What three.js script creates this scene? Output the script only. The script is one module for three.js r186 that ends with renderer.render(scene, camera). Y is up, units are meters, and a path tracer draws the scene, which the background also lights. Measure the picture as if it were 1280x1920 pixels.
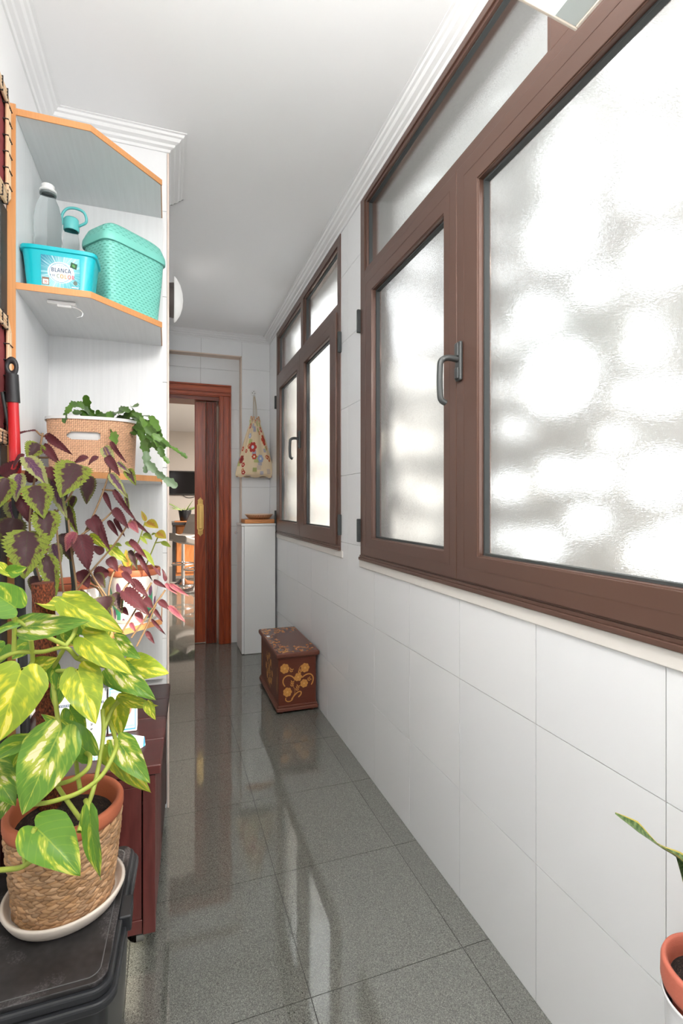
import * as THREE from 'three';
import { mergeGeometries, mergeVertices, toCreasedNormals } from 'three/addons/utils/BufferGeometryUtils.js';
import { RoundedBoxGeometry } from 'three/addons/geometries/RoundedBoxGeometry.js';
import { RectAreaLightUniformsLib } from 'three/addons/lights/RectAreaLightUniformsLib.js';
import { ImprovedNoise } from 'three/addons/math/ImprovedNoise.js';

// ---------- camera, sky, sun, large lights, exposure ----------
RectAreaLightUniformsLib.init();
const scene = new THREE.Scene();
const renderer = new THREE.WebGLRenderer({ antialias: true });
renderer.toneMapping = THREE.LinearToneMapping;
renderer.toneMappingExposure = 2.45;
renderer.shadowMap.enabled = true;
const camera = new THREE.PerspectiveCamera(2 * Math.atan(960 / 943.6) * 180 / Math.PI, 1280 / 1920, 0.03, 60);
camera.position.set(0, 1.13, 0);
camera.rotation.y = -19 * Math.PI / 180;
camera.setViewOffset(1280, 1920, 0, 15, 1280, 1920);
scene.background = new THREE.Color().setRGB(2.5, 2.58, 2.64);
const sun = new THREE.DirectionalLight(new THREE.Color().setRGB(1, 0.92, 0.78), 3.6);
sun.position.set(5, 5.5, 7.25); sun.target.position.set(0, 0, 0);
sun.castShadow = true; sun.shadow.radius = 2; sun.shadow.mapSize.set(2048, 2048);
Object.assign(sun.shadow.camera, { left: -6, right: 6, top: 6, bottom: -6, near: 0.1, far: 30 });
scene.add(sun, sun.target);

// ---------- helpers ----------
let seed = 7;
const rnd = () => { seed = (seed + 0x6d2b79f5) | 0; let t = Math.imul(seed ^ (seed >>> 15), 1 | seed); t = (t + Math.imul(t ^ (t >>> 7), 61 | t)) ^ t; return ((t ^ (t >>> 14)) >>> 0) / 4294967296; };
const rr = (a, b) => a + (b - a) * rnd();
const noise = new ImprovedNoise();
const V = (X, Y, D) => new THREE.Vector3(X, Y, -D);        // X right, Y up, D along the corridor, metres
const C = (r, g, b) => new THREE.Color().setRGB(r, g, b);
const S = (hex) => new THREE.Color(hex);
const std = (o) => new THREE.MeshStandardMaterial(o);
const phy = (o) => new THREE.MeshPhysicalMaterial(o);
const used = {};
function numbered(n) { used[n] = (used[n] ?? -1) + 1; return used[n] ? n + '_' + String(used[n]).padStart(3, '0') : n; }
const bases = new Map();
function thing(name, label, category, [X, Y, D], group) {
  const o = new THREE.Group(); o.name = numbered(name); o.position.copy(V(X, Y, D)); scene.add(o);
  o.userData = { label, category }; if (group) o.userData.group = group;
  bases.set(o, V(X, Y, D)); return o;
}
function struct(name, label, [X, Y, D] = [0, 0, 0]) {
  const o = new THREE.Group(); o.name = name; o.position.copy(V(X, Y, D)); scene.add(o);
  o.userData = { kind: 'structure', label }; bases.set(o, V(X, Y, D)); return o;
}
const merge = (g) => Array.isArray(g) ? mergeGeometries(g.map((x) => x.index ? x.toNonIndexed() : x)) : g;
// geometry is given in world metres and moved into the thing's own axes
function part(name, geo, mat, parent, opt = {}) {
  const g = merge(geo), b = bases.get(parent);
  g.translate(-b.x, -b.y, -b.z);
  const m = new THREE.Mesh(g, mat); m.name = name; m.castShadow = m.receiveShadow = true;
  parent.add(m); bases.set(m, b);
  if (opt.label) m.userData.label = opt.label;
  if (opt.stuff) m.userData.kind = 'stuff';
  return m;
}
// box from ranges, uv in metres
function metreUV(g, rot = false) {
  const p = g.attributes.position, n = g.attributes.normal, uv = new Float32Array(p.count * 2);
  for (let i = 0; i < p.count; i++) {
    const ax = Math.abs(n.getX(i)), ay = Math.abs(n.getY(i)), az = Math.abs(n.getZ(i));
    let u, v;
    if (ax >= ay && ax >= az) { u = p.getZ(i); v = p.getY(i); } else if (ay >= az) { u = p.getX(i); v = p.getZ(i); } else { u = p.getX(i); v = p.getY(i); }
    uv[i * 2] = rot ? v : u; uv[i * 2 + 1] = rot ? u : v;
  }
  g.setAttribute('uv', new THREE.BufferAttribute(uv, 2)); return g;
}
function box(x0, x1, y0, y1, d0, d1, r = 0, rot = false) {
  const w = Math.abs(x1 - x0), h = Math.abs(y1 - y0), d = Math.abs(d1 - d0);
  const g = r ? new RoundedBoxGeometry(w, h, d, 2, Math.min(r, w / 2.01, h / 2.01, d / 2.01)) : new THREE.BoxGeometry(w, h, d);
  g.translate((x0 + x1) / 2, (y0 + y1) / 2, -(d0 + d1) / 2);
  return metreUV(g.index ? g.toNonIndexed() : g, rot);
}
function shapeOf(pts) { const s = new THREE.Shape(); pts.forEach(([a, b], i) => i ? s.lineTo(a, b) : s.moveTo(a, b)); s.closePath(); return s; }
function holeOf(pts) { const s = new THREE.Path(); pts.forEach(([a, b], i) => i ? s.lineTo(a, b) : s.moveTo(a, b)); s.closePath(); return s; }
const rect = (a0, a1, b0, b1) => [[a0, b0], [a1, b0], [a1, b1], [a0, b1]];
// shape in (D, Y), extruded along X from x0 to x1
function slabX(shape, x0, x1, bevel = 0) {
  const g = new THREE.ExtrudeGeometry(shape, { depth: x1 - x0 - 2 * bevel, bevelEnabled: bevel > 0, bevelThickness: bevel, bevelSize: bevel, bevelOffset: -bevel, bevelSegments: 2, curveSegments: 24 });
  g.translate(0, 0, x0 + bevel); g.rotateY(Math.PI / 2); return metreUV(g);
}
// shape in (X, Y), extruded along D from d0 to d1
function slabD(shape, d0, d1, bevel = 0) {
  const g = new THREE.ExtrudeGeometry(shape, { depth: d1 - d0 - 2 * bevel, bevelEnabled: bevel > 0, bevelThickness: bevel, bevelSize: bevel, bevelOffset: -bevel, bevelSegments: 2, curveSegments: 24 });
  g.translate(0, 0, -d1 + bevel); return metreUV(g);
}
// shape in (X, D), extruded along Y from y0 to y1
function slabY(shape, y0, y1, bevel = 0) {
  const g = new THREE.ExtrudeGeometry(shape, { depth: y1 - y0 - 2 * bevel, bevelEnabled: bevel > 0, bevelThickness: bevel, bevelSize: bevel, bevelOffset: -bevel, bevelSegments: 2, curveSegments: 24 });
  g.translate(0, 0, y0 + bevel); g.rotateX(-Math.PI / 2); return metreUV(g);
}
function lathe(prof, X, Y, D, seg = 48) { const g = new THREE.LatheGeometry(prof.map(([r, y]) => new THREE.Vector2(r, y)), seg); g.translate(X, Y, -D); return g; }
function tube(pts, r, seg = 0, rad = 8) {
  const c = new THREE.CatmullRomCurve3(pts.map((p) => Array.isArray(p) ? V(...p) : p));
  return new THREE.TubeGeometry(c, seg || Math.max(6, pts.length * 6), r, rad, false);
}
function rod(a, b, r0, r1 = r0, seg = 12) {
  const A = V(...a), B = V(...b), d = B.clone().sub(A), g = new THREE.CylinderGeometry(r1, r0, d.length(), seg);
  g.applyQuaternion(new THREE.Quaternion().setFromUnitVectors(new THREE.Vector3(0, 1, 0), d.clone().normalize()));
  const m = A.add(B).multiplyScalar(0.5); g.translate(m.x, m.y, m.z); return g;
}
function canvas(w, h, draw) { const c = document.createElement('canvas'); c.width = w; c.height = h; const x = c.getContext('2d'); draw(x, w, h); const t = new THREE.CanvasTexture(c); t.colorSpace = THREE.SRGBColorSpace; t.wrapS = t.wrapT = THREE.RepeatWrapping; return t; }
function data(w, h, f, srgb = true) {
  const a = new Uint8Array(w * h * 4);
  for (let y = 0; y < h; y++) for (let x = 0; x < w; x++) { const v = f(x / w, y / h, x, y); const o = (y * w + x) * 4; for (let k = 0; k < 3; k++) a[o + k] = Math.max(0, Math.min(255, Array.isArray(v) ? v[k] : v)); a[o + 3] = 255; }
  const t = new THREE.DataTexture(a, w, h); t.magFilter = t.minFilter = THREE.LinearFilter; t.wrapS = t.wrapT = THREE.RepeatWrapping; if (srgb) t.colorSpace = THREE.SRGBColorSpace; t.needsUpdate = true; return t;
}
const lerp3 = (a, b, t) => a.map((v, i) => v + (b[i] - v) * t);
// periodic-looking wood grain, grain along v; one texture tile is sx by sy metres
function wood(c0, c1, sx, sy, seedv, fine = 1) {
  const t = data(256, 512, (u, v) => {
    const w = Math.sin(2 * Math.PI * v) * 0.06 + Math.sin(4 * Math.PI * v + seedv) * 0.03;
    const n = noise.noise(u * 14 * fine + w * 20, Math.sin(2 * Math.PI * v) * 0.8 + seedv, 3.3) * 0.5 + noise.noise(u * 60 * fine, Math.cos(2 * Math.PI * v) * 3 + seedv, 1.7) * 0.35 + noise.noise(u * 120, v * 24, seedv) * 0.2;
    return lerp3(c0, c1, Math.max(0, Math.min(1, 0.5 + n)));
  });
  t.repeat.set(1 / sx, 1 / sy); return t;
}

// ---------- materials ----------
const fineBump = data(256, 256, () => 90 + rnd() * 130, false);
const tileMats = [[0.84, 0.845, 0.85], [0.85, 0.853, 0.856], [0.832, 0.838, 0.846]].map((c) => std({ color: C(...c), roughness: 0.3 }));
const groutM = std({ color: C(0.3, 0.29, 0.275), roughness: 0.9 });
const paintM = std({ color: C(0.9, 0.9, 0.9), roughness: 0.85 });
const plasterM = std({ color: C(0.84, 0.84, 0.84), roughness: 0.7 });
const beigeTrimM = std({ color: C(0.74, 0.60, 0.50), roughness: 0.5 });
const stoneTex = data(512, 512, () => { const r = rnd(), n = r < 0.12 ? 66 : r > 0.86 ? 152 : 104 + rnd() * 22; return [n * 1.0, n * 1.01, n * 0.95]; });
stoneTex.repeat.set(1 / 0.62, 1 / 0.62);
const stoneRough = data(256, 256, () => 20 + rnd() * 22, false); stoneRough.repeat.set(3, 3);
const floorMats = [0.92, 1.0, 0.96].map((k) => phy({ color: C(k, k, k), map: stoneTex, roughness: 0.05, specularIntensity: 1, ior: 2.3 }));
const floorJoint = std({ color: C(0.05, 0.05, 0.045), roughness: 0.8 });
const brownM = phy({ color: C(0.125, 0.064, 0.046), roughness: 0.36, metalness: 0.25, clearcoat: 0.3, clearcoatRoughness: 0.25 });
const brownDark = std({ color: C(0.06, 0.028, 0.02), roughness: 0.45 });
const gasketM = std({ color: C(0.05, 0.055, 0.055), roughness: 0.6 });
const glassBump = data(512, 512, (u, v, x, y) => 128 + 90 * noise.noise(x * 0.42, y * 0.42, 2.2) + 22 * noise.noise(x * 0.16, y * 0.16, 5.1), false);
glassBump.repeat.set(1 / 0.30, 1 / 0.30);
const glassM = phy({ color: C(0.97, 0.985, 0.985), transmission: 1, thickness: 0.005, ior: 1.45, roughness: 0.17, bumpMap: glassBump, bumpScale: 0.0004 });
const glassTopM = phy({ color: C(0.97, 0.985, 0.985), transmission: 1, thickness: 0.005, ior: 1.45, roughness: 0.07, bumpMap: glassBump, bumpScale: 0.0002 });
const handleM = std({ color: C(0.075, 0.08, 0.08), roughness: 0.38, metalness: 0.3 });
const marbleM = std({ color: C(0.78, 0.74, 0.69), roughness: 0.35 });
const concreteM = std({ color: C(0.8, 0.8, 0.78), roughness: 0.9 });
const orangeEdge = std({ color: C(0.66, 0.30, 0.11), roughness: 0.45, map: wood([238, 238, 238], [255, 255, 255], 0.05, 0.6, 4) });
const melamineTex = data(256, 512, (u, v) => { const n = noise.noise(u * 26, Math.sin(2 * Math.PI * v) * 1.2, 8.8) + 0.6 * noise.noise(u * 70, Math.cos(2 * Math.PI * v) * 2, 4.4); const k = 248 + n * 4; return [k, k, k]; });
melamineTex.repeat.set(1 / 0.3, 1 / 0.9);
const melamineM = std({ color: C(0.80, 0.81, 0.82), roughness: 0.35, map: melamineTex });
const terracottaM = std({ color: C(0.53, 0.145, 0.065), roughness: 0.6, bumpMap: fineBump, bumpScale: 0.0004 });
const soilTex = data(128, 128, (u, v, x, y) => { const n = 18 + rnd() * 44 + (rnd() > 0.95 ? 60 : 0); return [n * 1.15, n * 0.9, n * 0.8]; }); soilTex.repeat.set(1, 1);
const soilM = std({ map: soilTex, roughness: 1, bumpMap: fineBump, bumpScale: 0.004 });
const chromeM = std({ color: C(0.8, 0.8, 0.82), roughness: 0.12, metalness: 1 });
const brassM = std({ color: C(0.72, 0.47, 0.16), roughness: 0.28, metalness: 1 });
const whiteGloss = std({ color: C(0.85, 0.85, 0.84), roughness: 0.25 });

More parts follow.
